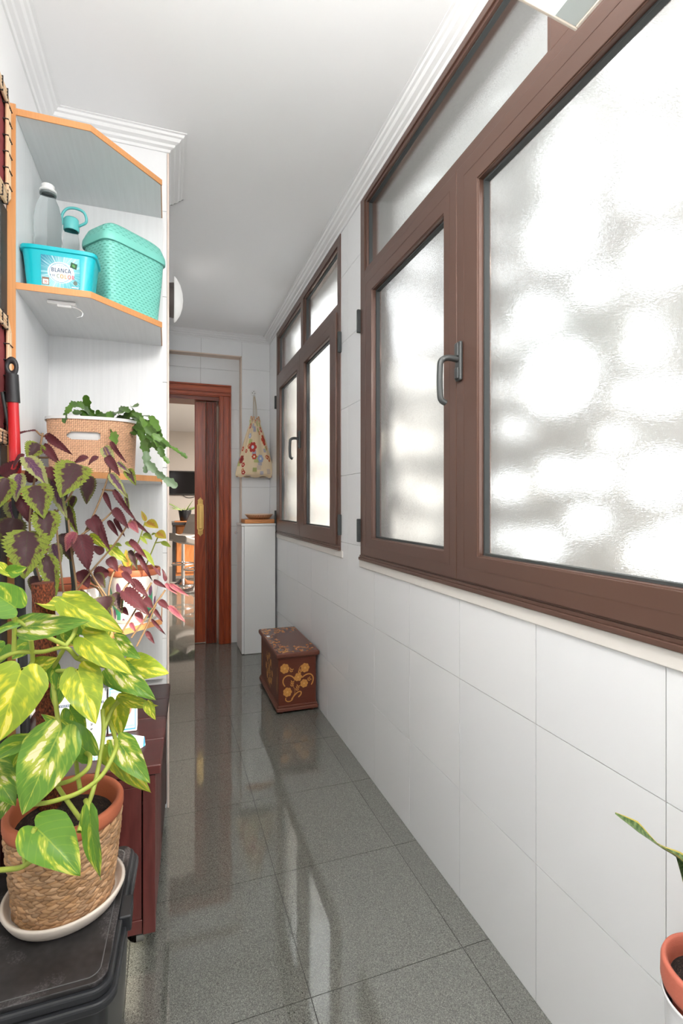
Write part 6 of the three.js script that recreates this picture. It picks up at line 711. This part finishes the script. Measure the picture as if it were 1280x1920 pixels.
// ---------- snake plant at the right edge ----------
{
  const X = 0.712, D = 0.4895, Yb = 0, t = thing('white_cover_pot', 'tall glossy white planter at the right edge', 'planter', [X, 0, D]);
  part('planter', lathe([[0, 0.002], [0.042, 0.002], [0.046, 0.01], [0.0585, 0.44], [0.0605, 0.444], [0.062, 0.44], [0.056, 0.42], [0.046, 0.02]], X, 0, D, 56), std({ color: C(0.86, 0.86, 0.87), roughness: 0.2 }), t);
  const p = thing('snake_plant', 'snake plant with yellow edged leaves in terracotta pot inside the white planter', 'potted plant', [X, 0.3, D]);
  part('pot', lathe([[0, 0.3], [0.04, 0.3], [0.05, 0.446], [0.058, 0.448], [0.0615, 0.452], [0.063, 0.458], [0.0625, 0.482], [0.06, 0.488], [0.055, 0.486], [0.052, 0.474], [0.05, 0.455]], X, 0, D, 56), std({ color: C(0.62, 0.17, 0.11), roughness: 0.5, bumpMap: fineBump, bumpScale: 0.0004 }), p);
  part('soil', lathe([[0, 0.464], [0.051, 0.462]], X, 0, D, 32), soilM, p);
  const snakeT = data(128, 256, (u, v) => { const x = Math.abs(u - 0.5) * 2; if (x > 0.84) return [198, 176, 84]; const b = noise.noise(u * 3, v * 40, 2) + 0.5 * noise.noise(u * 8, v * 90, 5); return lerp3([52, 82, 34], [128, 146, 92], Math.max(0, Math.min(1, 0.45 + b * 0.8))); });
  const sM = phy({ map: snakeT, roughness: 0.45, clearcoat: 0.2 });
  const blade = (pts, w) => { // ribbon through points with twist
    const c = new THREE.CatmullRomCurve3(pts.map((q) => V(q[0], q[1], q[2]))), n = 30, pos = [], uv = [], idx = [];
    for (let i = 0; i <= n; i++) { const u = i / n, P = c.getPoint(u), T = c.getTangent(u), k = u * (pts.length - 1), a = Math.floor(Math.min(k, pts.length - 2)), tw = pts[a][3] + (pts[a + 1][3] - pts[a][3]) * (k - a), wd = pts[a][4] + (pts[a + 1][4] - pts[a][4]) * (k - a);
      let s = new THREE.Vector3(1, 0, 0.35); s.sub(T.clone().multiplyScalar(s.dot(T))).normalize().applyAxisAngle(T, tw); const nn = new THREE.Vector3().crossVectors(s, T);
      for (let j = 0; j <= 6; j++) { const v = j / 3 - 1, q = P.clone().addScaledVector(s, v * wd / 2).addScaledVector(nn, 0.22 * wd * (v * v - 0.4)); pos.push(q.x, q.y, q.z); uv.push(j / 6, u); } }
    for (let i = 0; i < n; i++) for (let j = 0; j < 6; j++) { const a = i * 7 + j; idx.push(a, a + 1, a + 8, a, a + 8, a + 7); }
    const g = new THREE.BufferGeometry(); g.setAttribute('position', new THREE.Float32BufferAttribute(pos, 3)); g.setAttribute('uv', new THREE.Float32BufferAttribute(uv, 2)); g.setIndex(idx); g.computeVertexNormals(); return g; };
  part('leaf', blade([[0.718, 0.455, 0.488, 0, 0.03], [0.71, 0.56, 0.495, 0.2, 0.034], [0.692, 0.622, 0.515, 1.0, 0.026], [0.664, 0.641, 0.534, 1.35, 0.010], [0.64, 0.662, 0.548, 0.9, 0.022], [0.616, 0.679, 0.564, 0.6, 0.003]], 0.03), sM, p);
  part('leaf', blade([[0.73, 0.455, 0.49, 0.3, 0.03], [0.712, 0.54, 0.50, 0.3, 0.036], [0.694, 0.60, 0.515, 0.4, 0.026], [0.682, 0.632, 0.522, 0.5, 0.003]], 0.03), sM, p);
  part('leaf', blade([[0.725, 0.455, 0.475, 0.5, 0.03], [0.735, 0.62, 0.46, 0.4, 0.04], [0.745, 0.8, 0.44, 0.2, 0.03], [0.75, 0.88, 0.43, 0.1, 0.004]], 0.03), sM, p);
}
// ---------- room beyond: bar, stools, plant, television ----------
{
  const granite = std({ color: C(0.045, 0.045, 0.048), roughness: 0.25 }), pine = std({ map: wood([188, 112, 58], [226, 156, 98], 0.2, 0.8, 1.4), roughness: 0.4 });
  const b = thing('bar_counter', 'kitchen bar with dark stone top and orange wooden front beyond the doorway', 'counter', [0.8, 0, 8.0]);
  part('counter_top', box(0.05, 1.7, 0.82, 0.86, 7.72, 8.4, 0.004), granite, b);
  part('end_slab', box(0.06, 0.105, 0, 0.8195, 7.74, 8.38), granite, b);
  part('base', box(0.106, 1.68, 0.05, 0.8195, 7.95, 8.36), pine, b);
  for (let k = 0; k < 4; k++) part('cupboard_door', box(0.12 + k * 0.39, 0.495 + k * 0.39, 0.1, 0.79, 7.932, 7.949, 0.004), pine, b);
  const tr = thing('wooden_tray', 'thin wooden tray on the dark bar top', 'tray', [0.26, 0.8605, 7.95]); part('tray', box(0.09, 0.5, 0.8605, 0.875, 7.86, 8.1, 0.004), pine, tr);
  const sp = thing('spider_plant', 'spider plant in a black pot on the bar beyond the doorway', 'potted plant', [0.24, 0.8755, 7.95]);
  part('pot', lathe([[0, 0], [0.07, 0], [0.095, 0.15], [0.095, 0.165], [0.088, 0.165], [0.085, 0.14], [0, 0.14]], 0.24, 0.8755, 7.95, 28), std({ color: C(0.02, 0.022, 0.026), roughness: 0.35 }), sp);
  const gM = [std({ color: C(0.16, 0.26, 0.07), roughness: 0.5 }), std({ color: C(0.30, 0.36, 0.14), roughness: 0.5 })];
  for (let k = 0; k < 26; k++) { const a = k * 2.4, L = rr(0.14, 0.24), y = 1.02; const B = V(0.24 + Math.cos(a) * 0.03, y - 0.01, 7.95 + Math.sin(a) * 0.03), T = V(0.24 + Math.cos(a) * (0.03 + L), y + rr(0.02, 0.16), 7.95 + Math.sin(a) * L); part('leaf', leafGeo(B, T, 0.02, { nu: 10, nv: 2, half: (u) => Math.pow(1 - u, 0.6), fold: 0.3, curl: 0.45, roll: 0, ph: k }), gM[k % 2], sp); }
  const tv = thing('television', 'black flat television on the far room wall', 'television', [0.4, 1.2, 9.58]);
  part('screen', box(-0.35, 0.75, 1.32, 1.71, 9.545, 9.56, 0.003), std({ color: C(0.008, 0.008, 0.009), roughness: 0.12 }), tv);
  part('bezel', box(-0.37, 0.77, 1.29, 1.73, 9.5605, 9.597, 0.004), std({ color: C(0.02, 0.02, 0.02), roughness: 0.4 }), tv);
  part('cable', tube([[0.25, 1.29, 9.58], [0.32, 1.25, 9.585], [0.42, 1.25, 9.585], [0.5, 1.29, 9.58]], 0.006, 20, 6), granite, tv);
  const mk = (label, X, D, turn) => {
    const s = thing('bar_stool', label, 'stool', [X, 0, D], 'chrome bar stools at the counter');
    part('base', lathe([[0, 0.0], [0.2, 0.0], [0.205, 0.008], [0.17, 0.025], [0.06, 0.05], [0.03, 0.08], [0, 0.08]], X, 0, D, 40), chromeM, s);
    part('column', rod([X, 0.07, D], [X, 0.62, D], 0.028, 0.022, 20), chromeM, s);
    const r = new THREE.TorusGeometry(0.15, 0.011, 10, 40); r.rotateX(Math.PI / 2); r.translate(X, 0.30, -(D - 0.1)); part('footrest', [r, rod([X, 0.30, D], [X, 0.30, D - 0.25], 0.009)], chromeM, s);
    const prof = []; for (let i = 0; i <= 12; i++) { const a = i / 12; prof.push([-0.21 + a * 0.42, 0.62 + 0.05 * Math.pow(Math.abs(a - 0.45) * 2, 2) + (a > 0.75 ? (a - 0.75) * 0.9 : 0)]); }
    const sh = new THREE.Shape(); prof.forEach(([a, y], i) => i ? sh.lineTo(a, y) : sh.moveTo(a, y)); prof.slice().reverse().forEach(([a, y]) => sh.lineTo(a, y + 0.05)); sh.closePath();
    const g = new THREE.ExtrudeGeometry(sh, { depth: 0.34, bevelEnabled: true, bevelSize: 0.02, bevelThickness: 0.02, bevelSegments: 3 }); g.translate(0, 0, -0.17); g.rotateY(turn); g.translate(X, 0, -D);
    part('seat', g, std({ color: C(0.36, 0.34, 0.32), roughness: 0.45 }), s);
    return s;
  };
  mk('grey seated chrome bar stool nearest the sliding door edge', 0.34, 6.8, 0.4);
  mk('grey seated chrome bar stool further along beside the dark bar end', 0.2, 7.44, 0.5);
}
scene.traverse((o) => { if (o.isMesh) { o.castShadow = true; o.receiveShadow = true; } });
renderer.render(scene, camera);
